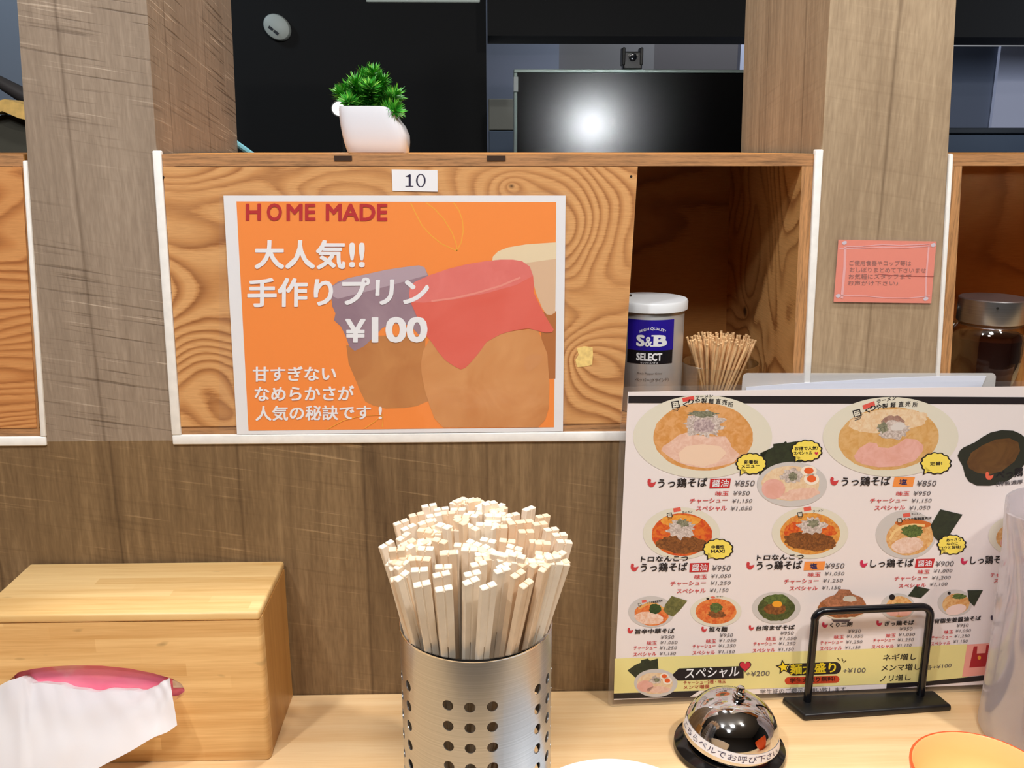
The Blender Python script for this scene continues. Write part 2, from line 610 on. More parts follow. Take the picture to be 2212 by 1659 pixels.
def shelf(x0, x1, label, door=None, doormat=None, notch=(), xt0=None, xt1=None):
    """x0..x1 at the bottom; xt0, xt1 at the top; open box with ply edges facing the room"""
    xt0 = x0 if xt0 is None else xt0; xt1 = x1 if xt1 is None else xt1
    g = empty('shelf_box', ((x0 + x1) / 2, .13, Z0), label, 'shelf')
    def slabbed(name, c8, m_face, m_edge):
        bm = nb(); hexa(bm, c8)
        for f in bm.faces:
            f.normal_update()
            f.material_index = 1 if abs(f.normal.y) > .9 else 0
        return obj(name, bm, [m_face, m_edge], g)
    def bar(name, a0, a1, za, b0, b1, zb, mf, me, y0=.0005, y1=.255):
        return slabbed(name, [(a0, y0, za), (a1, y0, za), (a1, y1, za), (a0, y1, za), (b0, y0, zb), (b1, y0, zb), (b1, y1, zb), (b0, y1, zb)], mf, me)
    top = bar('top_board', xt0, xt1, Z1 - T, xt0, xt1, Z1, M_inT, M_eH)
    for (n0, n1) in notch:                     # dark slots where the core veneer has a gap
        bm = nb(); box(bm, n0, n1, -.0004, .004, Z1 - .0052, Z1 - .0012)
        obj('core_gap', bm, simple('gap_dark', (54, 32, 16), .8), top)
    zb = Z0 + .003
    bar('bottom_board', x0, x1, zb, x0, x1, zb + T, M_inT, M_eH)
    bar('side_board', x0, x0 + T, zb + T + .0002, xt0, xt0 + T, Z1 - T - .0002, M_inS, M_eV)
    bar('side_board', x1 - T, x1, zb + T + .0002, xt1 - T, xt1, Z1 - T - .0002, M_inS, M_eV)
    bar('back_board', x0 + T, x1 - T, zb + T, xt0 + T, xt1 - T, Z1 - T, M_in, M_in, .243, .252)
    if door:
        d0, d1, e0, e1 = door
        bm = nb()
        hexa(bm, [(d0, -.0005, zb + T + .0004), (d1, -.0005, zb + T + .0004), (d1, .0095, zb + T + .0004), (d0, .0095, zb + T + .0004),
                  (e0, -.0005, Z1 - T - .0005), (e1, -.0005, Z1 - T - .0005), (e1, .0095, Z1 - T - .0005), (e0, .0095, Z1 - T - .0005)])
        return g, obj('front_panel', bm, doormat, g)
    return g, None


gap = [(on_y(722, 340).x, on_y(760, 340).x), (on_y(1052, 338).x, on_y(1092, 338).x)]
shA, panel = shelf(-.2795, .2885, 'plywood wall shelf box with a plywood front panel behind the orange pudding poster', (-.2790, .1215, -.2740, .1290), M_front, gap, -.2745, .2810)
for (px, py) in ((1363, 381), (1362, 638), (353, 383), (368, 632)):        # small nail heads
    p = on_y(px, py)
    bm = nb(); lathe(bm, [(0, -.0002), (.0011, -.0002), (.0011, .0002), (0, .0002)], 0, 0, 12, M=Matrix.Translation((p.x, -.0006, p.z)) @ Matrix.Rotation(PI / 2, 4, 'X'))
    obj('nail_head', bm, simple('nail', (40, 28, 18), .5), panel)
ch = [(1246, 752), (1262, 748), (1280, 750), (1281, 765), (1279, 788), (1262, 792), (1247, 793), (1243, 778), (1250, 766)]
bm = nb(); f = bm.faces.new([bm.verts.new(on_y(x, y, -.0008)) for x, y in ch]); slab(bm, .0006, (0, -1, 0))
o = obj('chipped_knot', bm, simple('raw_split_wood', (242, 206, 128), .7, var=.08, scale=200), panel); o['label'] = 'pale chipped patch at a knot'
shelf(-1.0, -.4065, 'plywood wall shelf box with a closed front, at the left edge beyond the sawn pillar', (-.99, -.4085, -.99, -.3920), M_front2, (), -1.0, -.3900)
shelf(.4155, .95, 'open plywood wall shelf box holding the steel-lidded jar', None, None, (), .4012, .95)

# ================================================================== dim room behind the partition
M_grey = simple('painted_wall_grey', (150, 152, 158), .8)
def pane(name, px0, py0, px1, py1, Y, col, depth=.05, ext=(0, 0, 0, 0), rough=.8):
    """wall piece whose near face fills a window of the view at distance Y; real thickness depth"""
    a = on_y(px0, py0, Y); b = on_y(px1, py1, Y)
    bm = nb(); box(bm, a.x - ext[0], b.x + ext[1], Y, Y + depth, b.z - ext[2], a.z + ext[3])
    return obj(name, bm, col if not isinstance(col, tuple) else simple(name + '_paint', col, rough))


struct(pane('wall_back', 300, -40, 1053, 520, 2.6, M_black, .1, (.25, 0, .6, .9)))
bm = nb(); a = on_y(1053, 88, 2.6); box(bm, a.x, 3.0, 2.45, 2.7, a.z, 1.8)
struct(obj('trim_soffit', bm, M_black))
struct(pane('wall_left', -200, -40, 300, 330, 2.75, (136, 142, 154), .1, (1.6, .3, 1.2, .6)))
struct(pane('wall_kitchen', 1040, 60, 1205, 340, 3.4, (158, 164, 180), .1, (0, 0, 1.2, .2)))
struct(pane('wall_kitchen', 1205, 60, 1405, 340, 3.45, (138, 134, 132), .1, (.03, 0, 1.2, .2)))
struct(pane('wall_kitchen', 1405, 60, 1608, 340, 3.55, (104, 98, 97), .1, (.03, 0, 1.2, .2)))
struct(pane('wall_kitchen', 1608, 60, 1700, 340, 3.5, (206, 208, 226), .1, (.01, .3, 1.2, .2)))
bm = nb(); box(bm, -3, 3, 2.45, 3.6, 1.80, 1.84); box(bm, -3, 3, .262, 2.45, 1.80, 1.84)
struct(obj('ceiling', bm, M_black))
struct(pane('wall_right', 2040, 100, 2163, 276, 2.9, (96, 104, 122), .1, (.5, 0, 0, .0)))
struct(pane('wall_right', 2163, 100, 2400, 276, 2.88, (196, 200, 222), .1, (0, .8, 0, .0)))
# low furniture seen over the shelf tops
a = on_y(1055, 213, 3.0); b = on_y(1106, 345, 3.0)
g = empty('storage_cabinet', ((a.x + b.x) / 2, 3.1, -.75), 'beige and blue storage cabinet left of the television', 'cabinet')
mz = on_y(1080, 281, 3.0).z
bm = nb(); box(bm, a.x, b.x + .3, 3.0, 3.3, mz, a.z, .004); obj('upper_panel', bm, simple('beige_laminate', (150, 150, 140), .6), g)
bm = nb(); box(bm, a.x, b.x + .3, 3.0, 3.3, -.75, mz - .002, .004); obj('lower_panel', bm, simple('blue_laminate', (96, 112, 134), .6), g)
a = on_y(2040, 276, 2.6); b = on_y(2212, 350, 2.6)
g = empty('work_table', ((a.x + b.x) / 2, 2.8, -.75), 'dark blue grey work table with black edge behind the open jar shelf', 'table')
bm = nb(); box(bm, a.x - .3, b.x + .9, 2.6, 2.87, a.z - .02, a.z, .003); obj('table_edge', bm, simple('dark_edge', (30, 36, 44), .4), g)
bm = nb(); box(bm, a.x - .3, b.x + .9, 2.615, 2.86, -.75, a.z - .021, .003); obj('cabinet_body', bm, simple('slate_laminate', (66, 80, 100), .5), g)
p = on_y(2196, 338, 2.4)
bm = nb(); lathe(bm, [(0, -.75), (.11, -.75), (.13, p.z - .02), (.135, p.z + .004), (.12, p.z + .012), (0, p.z + .016)], p.x + .06, 2.4, 32)
tag(obj('stock_pot', bm, simple('brushed_pot_steel', (200, 206, 214), .3, 1.0), smooth=40, origin=(p.x + .06, 2.4, -.75)), 'shiny steel pot just showing above the right-hand shelf top', 'pot')

# television
a = on_y(1110, 150, 2.2); b = on_y(1640, 154, 2.2); zb = .24
TVX0, TVX1, TVZ1 = a.x, b.x + .12, a.z
g = empty('television', ((TVX0 + TVX1) / 2, 2.2, zb), 'large black television with thin grey metal frame behind the shelf', 'television')
bm = nb(); box(bm, TVX0 + .011, TVX1 - .011, 2.199, 2.203, zb + .01, TVZ1 - .009)
obj('screen', bm, simple('matt_screen', (5, 5, 6), .18, 0, 0, 1, **{'Specular IOR Level': .45}), g)
bm = nb()
box(bm, TVX0, TVX1, 2.195, 2.24, TVZ1 - .0095, TVZ1, .001); box(bm, TVX0, TVX0 + .0105, 2.195, 2.24, zb, TVZ1 - .01, .001)
box(bm, TVX1 - .0105, TVX1, 2.195, 2.24, zb, TVZ1 - .01, .001); box(bm, TVX0 + .011, TVX1 - .011, 2.195, 2.24, zb, zb + .0095, .001)
obj('frame', bm, simple('grey_metal_frame', (128, 142, 138), .35, .7), g)
bm = nb(); box(bm, TVX0 + .02, TVX1 - .02, 2.204, 2.26, zb + .02, TVZ1 - .02, .01); obj('back_cover', bm, M_black, g)
c = on_y(1110, 182, 2.19); bm = nb(); box(bm, TVX0 - .001, TVX0 + .013, 2.188, 2.2, c.z - .022, c.z + .022, .001)
obj('corner_clip', bm, simple('pale_clip', (190, 200, 200), .4), g)
bm = nb(); tube(bm, [((TVX0 + TVX1) / 2, 2.265, zb + .1), ((TVX0 + TVX1) / 2, 2.265, -.74)], .03, 16); box(bm, (TVX0 + TVX1) / 2 - .25, (TVX0 + TVX1) / 2 + .25, 2.1, 2.45, -.75, -.73, .004)
obj('stand', bm, M_black, g)
# camera clipped on the television
a = on_y(1343, 103, 2.21); b = on_y(1387, 152, 2.21)
bz = TVZ1 + .0005; cx = (a.x + b.x) / 2; w = b.x - a.x
g = empty('webcam', (cx, 2.22, bz), 'small black camera clipped on top of the television', 'camera')
bm = nb(); box(bm, a.x + .004, b.x - .002, 2.196, 2.236, bz, a.z - .012, .004); obj('housing', bm, simple('black_plastic', (14, 14, 16), .35), g)
for s in (-1, 1):
    bm = nb(); box(bm, cx + s * w * .42 - .005, cx + s * w * .42 + .005, 2.192, 2.24, bz + .012, a.z, .0035); obj('side_ear', bm, simple('black_plastic_b', (26, 25, 24), .4), g)
bm = nb(); lathe(bm, [(0, 0), (.012, 0), (.012, .006), (.008, .0075), (0, .006)], 0, 0, 24, M=Matrix.Translation((cx, 2.196, (a.z + bz) / 2 + .003)) @ Matrix.Rotation(PI / 2, 4, 'X'))
obj('lens', bm, simple('camera_lens', (20, 24, 30), .1), g, smooth=40)
bm = nb(); box(bm, cx - .016, cx + .018, 2.194, 2.197, a.z - .026, a.z - .021, .0008); obj('indicator_strip', bm, simple('grey_strip', (110, 108, 104), .4), g)

# smoke detector on the black wall
c = on_y(600, 60, 2.6)
g = empty('smoke_detector', (c.x, 2.6, c.z), 'round white smoke detector on the black back wall', 'smoke detector')
R = Matrix.Translation((c.x, 2.598, c.z)) @ Matrix.Rotation(math.radians(38), 4, 'Y') @ Matrix.Rotation(PI / 2, 4, 'X') @ Matrix.Diagonal((1.0, .80, 1, 1))
bm = nb(); lathe(bm, [(0, 0), (.050, 0), (.050, .010), (.046, .020), (.030, .028), (0, .030)], 0, 0, 40, M=R)
obj('cover', bm, simple('detector_white', (205, 212, 205), .5), g, smooth=35)
for dx in (-.010, .012):
    bm = nb(); box(bm, dx - .009, dx + .009, -.022 - abs(dx) * .2, -.013, .0285, .0305); bmesh.ops.transform(bm, matrix=R, verts=bm.verts[:])
    obj('vent_slot', bm, simple('slot_dark', (40, 44, 52), .6), g)

# grey duct under the dark ceiling, glass edge by the pillar, kitchen things at the left edge
a = on_y(790, 5, 1.4); b = on_y(1037, 5, 1.4)
bm = nb(); box(bm, a.x, b.x, 1.4, 1.41, a.z, a.z + .25, .003)
tag(obj('ventilation_duct', bm, simple('galvanised_grey', (150, 160, 156), .5), origin=((a.x + b.x) / 2, 1.55, a.z)), 'grey box duct at the top of the view above the potted plant', 'duct')
bm = nb(); a = on_y(508, 308, .2655); b = on_y(560, 345, .2655); tube(bm, [a, b], .0034, 8)
tag(obj('glass_rail', bm, simple('bluish_glass_edge', (120, 180, 195), .15), origin=a), 'thin bluish glass rail fixed behind the sawn pillar just above the shelf top', 'rail')
a0 = on_y(-40, 155, 1.3); a1 = on_y(54, 208, 1.3)
bm = nb(); tube(bm, [a0, a1, on_y(120, 240, 1.3)], .02, 12, radii=[.010, .017, .017])
tag(obj('lamp_arm', bm, simple('dark_arm', (62, 58, 58), .5), origin=a0, smooth=40), 'dark grey slanting arm at the left edge above the wooden block', 'arm')
bm = nb()
pts = [(-20, 222), (10, 214), (47, 224), (75, 240), (70, 262), (40, 255), (5, 240), (-20, 246)]
f = bm.faces.new([bm.verts.new(on_y(x, y, 1.0)) for x, y in pts]); slab(bm, .06, (0, -1, 0))
tag(obj('wooden_block', bm, simple('yellow_wood', (232, 190, 112), .5, var=.08, scale=60), origin=on_y(20, 250, 1.0)), 'small yellowish wooden block at the left edge behind the shelf', 'block')
a = on_y(-60, 243, 1.03); b = on_y(110, 400, 1.03)
bm = nb(); box(bm, a.x, b.x, 1.031, 1.3, b.z - .8, a.z - .004, .006)
tag(obj('steel_cabinet', bm, simple('olive_grey_steel', (96, 94, 84), .35, .3), origin=((a.x + b.x) / 2, 1.15, b.z - .8)), 'olive grey steel cabinet under the yellowish wooden block', 'cabinet')

# small bright spotlight behind the plant
c = on_y(733, 235, 1.2)
g = empty('spotlight', (c.x, 1.2, c.z), 'small bright white spotlight shining beside the potted plant', 'lamp')
bm = nb(); lathe(bm, [(0, 0), (.011, 0), (.013, .004), (0, .0045)], 0, 0, 24, M=Matrix.Translation((c.x, 1.197, c.z)) @ Matrix.Rotation(PI / 2, 4, 'X'))
t = NT('led_emitter'); t.base((255, 255, 255)); t.put(t.bsdf.inputs['Emission Color'], (1, .97, .88, 1)); t.put(t.bsdf.inputs['Emission Strength'], 60.0)
obj('led_lens', bm, t.m, g, smooth=40)
bm = nb(); lathe(bm, [(0, -.05), (.012, -.05), (.016, -.01), (.0165, .002), (.0140, .0025), (.0138, -.001), (0, -.001)], 0, 0, 24, M=Matrix.Translation((c.x, 1.197, c.z)) @ Matrix.Rotation(PI / 2, 4, 'X'))
obj('lamp_housing', bm, M_black, g, smooth=40)
bm = nb(); tube(bm, [(c.x, 1.24, c.z - .004), (c.x, 1.24, .30), (c.x, 1.24, -.75)], .005, 10); obj('lamp_pole', bm, M_black, g)

# ================================================================== orange poster on the shelf front
M_film = film_mat('laminate_film')
M_film2 = film_mat('laminate_film_menu', .05, .12, .18, .03)
WHITE = ink((240, 240, 244), rough=.5)
pg = empty('poster', on_y(850, 938, -.002), 'orange pudding poster in clear laminate stuck to the plywood shelf front', 'poster')
hitP = lambda x, y: on_y(x, y, -.0018)
bm = nb(); f = bm.faces.new([bm.verts.new(hitP(x, y)) for x, y in ((482.5, 422.5), (1222, 422.5), (1216, 932), (512, 938.5))]); slab(bm, .0004, (0, -1, 0))
obj('paper', bm, WHITE, pg)
pr = Print(hitP, (0, -1, 0), .0002)
p3, p4 = crop(480, 400, 3.0175), crop(700, 400, 3.0164)
pr.cur = 'orange_ground'
OR = ink((252, 146, 62))
pr.poly([p3(93, 106), p4(1513, 110), p4(1498, 1577), p3(172, 1600)], OR, 0)
pr.cur = 'printed_picture'
pr.cv = p4
YL = ink((250, 178, 60))
for ln in ([(565, 115), (600, 190), (640, 265), (700, 330), (765, 382), (865, 428)], [(865, 428), (862, 385), (835, 310), (780, 220), (725, 160), (668, 115)], [(865, 428), (893, 375), (907, 300), (902, 230), (880, 165), (845, 115)]):
    pr.line(ln, 6, YL, 2)
CAR, CAR2, CAR3 = ink((224, 160, 100), (206, 134, 72), 22, hi=.72, lo=.28), ink((218, 152, 94), (204, 134, 72), 30, hi=.7, lo=.3), ink((184, 112, 54))
PUR, PUR2 = ink((166, 140, 152), (150, 122, 136), 16), ink((186, 164, 176))
REDC, REDC2 = ink((232, 108, 92), (226, 96, 78), 14), ink((232, 112, 108))
CRM, CRM2 = ink((238, 218, 182)), ink((226, 190, 156))
# third jar at the right, cream cap
pr.poly([(1395, 830), (1512, 820), (1507, 1260), (1450, 1262)], CAR3, 1)
pr.poly([(1095, 500), (1100, 465), (1135, 430), (1200, 405), (1320, 385), (1514, 372), (1506, 830), (1480, 845), (1450, 842), (1420, 800), (1380, 700), (1350, 580)], CRM2, 2)
pr.poly([(1095, 500), (1100, 465), (1135, 430), (1200, 405), (1320, 385), (1514, 372), (1511, 480), (1330, 505), (1200, 520)], CRM, 3)
# left jar, mauve cap
pr.poly([(145, 1040), (200, 1050), (330, 980), (660, 980), (660, 1150), (650, 1300), (695, 1400), (600, 1440), (520, 1452), (400, 1455), (320, 1435), (270, 1410), (235, 1340), (215, 1290), (160, 1160)], ink((206, 140, 78), (190, 120, 62), 22, hi=.7, lo=.3), 2)
pr.poly([(40, 665), (90, 630), (160, 605), (400, 552), (560, 528), (620, 522), (655, 535), (680, 590), (660, 640), (640, 1000), (560, 910), (450, 900), (380, 930), (330, 985), (260, 1050), (200, 1080), (165, 1050), (140, 980), (110, 920), (65, 880), (75, 835), (55, 790)], PUR, 4)
pr.poly([(60, 655), (160, 605), (400, 552), (560, 528), (620, 522), (655, 535), (675, 585), (480, 640), (250, 700), (90, 740), (50, 720)], PUR2, 5)
# big front jar, red cap
pr.poly([(690, 1000), (645, 1080), (632, 1160), (636, 1230), (660, 1350), (690, 1440), (720, 1520), (775, 1577), (1395, 1577), (1440, 1530), (1462, 1460), (1468, 1300), (1455, 1100), (1390, 930), (1000, 980)], CAR, 6)
pr.poly([(1310, 1120), (1360, 1100), (1430, 1110), (1400, 1170), (1330, 1220), (1300, 1180)], ink((216, 150, 94)), 9)
pr.poly([(553, 715), (560, 665), (590, 630), (690, 585), (810, 545), (930, 515), (1050, 495), (1150, 485), (1230, 485), (1290, 495), (1340, 530), (1362, 590), (1367, 650), (1366, 700), (1400, 770), (1430, 830), (1465, 890), (1497, 940), (1485, 958), (1440, 960), (1400, 950), (1330, 932), (1240, 945), (1150, 970), (1060, 1020), (1010, 1090), (960, 1150), (920, 1190), (890, 1200), (850, 1180), (790, 1140), (740, 1080), (700, 1020), (650, 960), (615, 880), (590, 820), (565, 765)], REDC, 10)
pr.poly([(553, 715), (560, 665), (590, 630), (690, 585), (810, 545), (930, 515), (1050, 495), (1150, 485), (1230, 485), (1290, 495), (1340, 530), (1362, 590), (1250, 650), (1050, 705), (850, 745), (650, 765), (570, 760)], ink((230, 118, 110), (236, 128, 120), 30), 11)
pr.line([(700, 755), (850, 735), (1000, 700), (1150, 655), (1280, 600)], 12, ink((240, 150, 136)), 12)
pr.line([(20, 1590), (130, 1530), (250, 1500), (380, 1495)], 5, YL, 12); pr.line([(380, 1495), (330, 1540), (260, 1585)], 5, YL, 12); pr.line([(380, 1495), (385, 1530), (380, 1575)], 5, YL, 12)
pr.cv = p3
pr.cur = 'printed_headline'
RD = ink((190, 34, 38))
pr.text('H', 155, 230, 253, 229, 110, RD, 14, .03); pr.text('O', 292, 232, 390, 232, 114, RD, 14, .03)
pr.text('ME', 420, 231, 608, 230, 110, RD, 14, .03); pr.text('MADE', 676, 232, 1076, 232, 112, RD, 14, .03)
W2 = ink((243, 243, 247))
pr.cur = 'printed_title'
pr.text('大人気', 212, 548, 803, 548, 192, W2, 14, .032); pr.text('!!', 828, 535, 930, 535, 162, W2, 14, .03)
pr.text('手作りプリン', 165, 795, 1343, 785, 190, W2, 14, .032)
pr.cur = 'printed_price'; pr.text('\u00a5', 803, 1025, 935, 1025, 155, W2, 14, .03); pr.text('100', 975, 1027, 1337, 1025, 170, W2, 14, .038)
pr.cur = 'printed_caption'
pr.text('甘すぎない', 200, 1280, 742, 1275, 98, W2, 14, .028)
pr.text('なめらかさが', 212, 1406, 858, 1402, 98, W2, 14, .028)
pr.text('人気の秘訣です', 218, 1536, 968, 1528, 98, W2, 14, .028); pr.text('!', 1020, 1522, 1042, 1522, 80, W2, 14, .02)
pr.build(pg)
bm = nb(); rquad(bm, on_y(474, 944, -.0035), on_y(1223, 941, -.0035), on_y(1232, 413, -.0035), on_y(474, 413, -.0035), .004)
obj('laminate_film', bm, M_film, pg)

# number card
g = empty('number_card', on_y(896, 413, -.002), 'small white card numbered 10 on the shelf front above the orange poster', 'card')
hitN = lambda x, y: on_y(x, y, -.0012)
bm = nb(); f = bm.faces.new([bm.verts.new(hitN(x, y)) for x, y in ((846, 366), (945, 367.5), (945.5, 414), (848, 412))]); slab(bm, .0004, (0, -1, 0))
obj('paper', bm, WHITE, g)
pr = Print(hitN, (0, -1, 0), .0002); pr.cur = 'printed_number'
NV = ink((44, 38, 66)); pr.cv = crop(500, 0, 3.95)
pr.poly([(1512, 1510), (1530, 1486), (1530, 1586), (1512, 1586)], NV, 1); pr.poly([(1484, 1586), (1553, 1586), (1553, 1592), (1484, 1592)], NV, 1); pr.poly([(1484, 1506), (1522, 1486), (1528, 1490), (1518, 1512)], NV, 1)
def ring(cx, cy, rx, ry, ix, iy, mat, n=32):
    for i in range(n):
        a, b = 2 * PI * i / n, 2 * PI * (i + 1) / n
        pr.poly([(cx + rx * math.cos(a), cy + ry * math.sin(a)), (cx + rx * math.cos(b), cy + ry * math.sin(b)), (cx + ix * math.cos(b), cy + iy * math.sin(b)), (cx + ix * math.cos(a), cy + iy * math.sin(a))], mat, 1)
ring(1616, 1540, 41, 56, 27, 50, NV)
pr.build(g)

# pink notice on the right pillar
g = empty('notice', on_y(1910, 655, -.001), 'coral pink handwritten notice in clear laminate on the pillar beside the open jar shelf', 'notice')
hitQ = lambda x, y: on_y(x, y, -.0012)
p8 = crop(1750, 480, 4.366)
bm = nb(); f = bm.faces.new([bm.verts.new(hitQ(*p8(x, y))) for x, y in ((268, 165), (1192, 182), (1142, 765), (222, 752))]); slab(bm, .0004, (0, -1, 0))
obj('paper', bm, ink((255, 160, 142)), g)
pr = Print(hitQ, (0, -1, 0), .0002, p8); pr.cur = 'drawn_border'
PK = ink((255, 196, 196)); PW = ink((232, 224, 238))
for ln, w in (([(335, 228), (450, 230), (680, 210), (850, 218), (1130, 205)], 9), ([(275, 250), (420, 245), (680, 235), (900, 240), (1130, 222)], 10), ([(330, 230), (325, 420), (298, 720)], 24), ([(1118, 230), (1095, 500), (1090, 700)], 16), ([(290, 690), (520, 695), (700, 712), (920, 716), (1130, 695)], 9)):
    pr.line(ln, w, PK, 1)
for x, y in ((323, 194), (1160, 214), (263, 694), (1090, 722)):
    pr.ell(x, y, 24, 18, PW, 2, -20, 14, .1)
pr.cur = 'handwriting'
GR = ink((170, 130, 124))
pr.text('ご使用食器やコップ等は', 370, 408, 950, 412, 50, GR, 2, -.005); pr.text('おしぼりまとめて下さいませ', 372, 470, 1090, 478, 46, GR, 2, -.005)
pr.text('お気軽にスタッフまで', 362, 535, 955, 535, 48, GR, 2, -.005); pr.text('お声がけ下さい♪', 355, 595, 830, 598, 46, GR, 2, -.005)
pr.line([(640, 488), (760, 500), (870, 508), (1170, 512)], 4, ink((170, 80, 80)), 3)
pr.build(g)
bm = nb(); rquad(bm, *[on_y(*p8(x, y), -.002) for x, y in ((205, 785), (1150, 795), (1205, 160), (262, 140))], .002)
obj('laminate_film', bm, M_film, g)

# ================================================================== laminated menu leaning on the wall
BL = Vector((.1125, -.0300, .0006)); BR = Vector((.5400, -.0105, .0006)); TL = Vector((.1180, -.0220, .3160))
MN = (BR - BL).cross(TL - BL).normalized()
if MN.y > 0:
    MN = -MN


def hitM(x, y):
    d = ray(x, y)
    return CAM + d * ((BL - CAM).dot(MN) / d.dot(MN))


mg = empty('menu', (BL + BR) / 2, 'white laminated ramen picture menu leaning on the wall behind the call bell', 'menu')
bm = nb(); rquad(bm, BL - MN * .0002, BR - MN * .0002, BR + (TL - BL) - MN * .0002 + Vector((0, .001, -.002)), TL - MN * .0002, .005); slab(bm, .0006, MN)
obj('laminate_pouch', bm, M_film2, mg)
bm = nb(); W = BR - BL; Hh = TL - BL
q = [BL + W * .013 + Hh * .022, BR - W * .013 + Hh * .022, BR - W * .013 + Hh * .985 + Vector((0, 0, -.002)), BL + W * .013 + Hh * .985]
f = bm.faces.new([bm.verts.new(p) for p in q]); slab(bm, .0003, MN)
PAPER = ink((238, 228, 226), rough=.5)
obj('paper', bm, PAPER, mg)
pr = Print(hitM, MN, .0002)
c1, c2, c3_, c4, c5 = crop(1320, 820, 4.809), crop(1752, 820, 4.809), crop(1320, 1080, 4.809), crop(1752, 1080, 4.809), crop(1300, 1250, 4.809)
c6 = crop(1680, 1250, 4.056)
BK = ink((32, 26, 30)); GY = ink((92, 86, 90)); RED = ink((204, 62, 66)); RBX = ink((196, 40, 44)); OBX = ink((246, 150, 72)); NVY = ink((44, 44, 92))
BOWL = ink((226, 220, 202)); BOWLG = ink((206, 200, 196)); YB = ink((248, 224, 96)); NORI = ink((50, 58, 38), (40, 46, 32), 200); YG = ink((236, 224, 150))
MEAT = ink((238, 202, 184), (228, 182, 160), 160); PINK = ink((234, 180, 168), (226, 166, 150), 90); ONI = ink((222, 208, 200), (176, 158, 148), 420); SCAL = ink((150, 148, 122), (104, 104, 84), 500)
BRN = ink((150, 92, 44), (104, 60, 28), 420); GRN = ink((104, 122, 60), (66, 86, 40), 500)
S1 = ink((212, 146, 74), (226, 168, 110), 140); S2 = ink((212, 160, 92), (222, 178, 118), 140); S3 = ink((226, 120, 40), (206, 70, 30), 240); S4 = ink((230, 168, 76), (214, 128, 58), 240); S5 = ink((214, 150, 84), (232, 190, 130), 240); S6 = ink((228, 192, 150), (236, 212, 178), 200); S7 = ink((216, 92, 40), (232, 140, 70), 260)


def chick(x, y, s, mat=RED, L=6):
    keep = pr.cur; pr.cur = 'chick_mark#%d' % len(pr.parts)
    pr.poly([(x - .9 * s, y - .25 * s), (x - .8 * s, y - .8 * s), (x - .35 * s, y - .95 * s), (x - .1 * s, y - .65 * s), (x - .2 * s, y - .1 * s), (x + .3 * s, y - .05 * s), (x + 1.0 * s, y - .30 * s), (x + .7 * s, y + .4 * s), (x + .25 * s, y + .85 * s), (x - .35 * s, y + .85 * s), (x - .8 * s, y + .4 * s)], mat, L); pr.cur = keep


def bubble(cx, cy, rx, ry, tx, ty):
    for mat, k, L in ((BK, 1.0, 7), (YB, .90, 8)):
        pts = []
        for i in range(72):
            a = 2 * PI * i / 72
            m = (.90 + .10 * abs(math.sin(a * 6.5))) * k
            pts.append((cx + rx * m * math.cos(a), cy + ry * m * math.sin(a)))
        pr.poly(pts, mat, L)
        ang = math.atan2(ty - cy, tx - cx); o = .3
        t = (cx + (tx - cx) * (1 if k == 1 else .88), cy + (ty - cy) * (1 if k == 1 else .88))
        pr.poly([(cx + rx * .8 * k * math.cos(ang - o), cy + ry * .8 * k * math.sin(ang - o)), t, (cx + rx * .8 * k * math.cos(ang + o), cy + ry * .8 * k * math.sin(ang + o))], mat, L)


def stamp(x, y, s, rot=-10):
    c, q = math.cos(math.radians(rot)), math.sin(math.radians(rot))
    R = lambda a, b: (x + a * s * c - b * s * q, y + a * s * q + b * s * c)
    for k, mat, L in ((1, BK, 4), (.72, BOWL, 5)):
        pr.poly([R(-.5 * k, -.5 * k), R(.5 * k, -.5 * k), R(.5 * k, .4 * k), R(-.5 * k, .4 * k)], mat, L)
    for a in (-.2, 0, .2):
        for b in (-.2, .05):
            pr.ell(*R(a, b), .06 * s, .06 * s, BK, 6, 0, 8)
    for k in (.55, .75):
        pr.line([R(-.5, k), R(.15, k + .02), R(.62, k - .55)], .08 * s, BK, 4)
    return R


def logo(x, y, s, rot=-10):
    """maker's mark on a bowl rim: noodle block, red seal and small writing"""
    R = stamp(x, y, s, rot)
    pr.poly([R(.9, -1.25), R(2.4, -1.25), R(2.4, -.45), R(.9, -.45)], ink((226, 96, 80)), 4)


def rows(cv, lst, h=46):
    pr.cv = cv
    pr.cur = 'printed_lettering#%d' % len(pr.parts)
    last = 't'
    for s, x0, y0, x1, y1, kind in lst:
        if kind in 'tT' and last not in 'tT':
            pr.cur = 'printed_lettering#%d' % len(pr.parts)
        last = kind
        m, b, sh, hh = {'r': (RED, .018, .12, h), 'p': (GY, .0, .2, h * .94), 'P': (GY, .0, .2, h * 1.3), 't': (BK, .03, .1, h * 1.25), 'T': (BK, .022, .1, h * 2.0), 'w': (W2, .01, .1, h * 1.5)}[kind]
        pr.text(s, x0, y0, x1, y1, hh, m, 9, b, sh, 2)


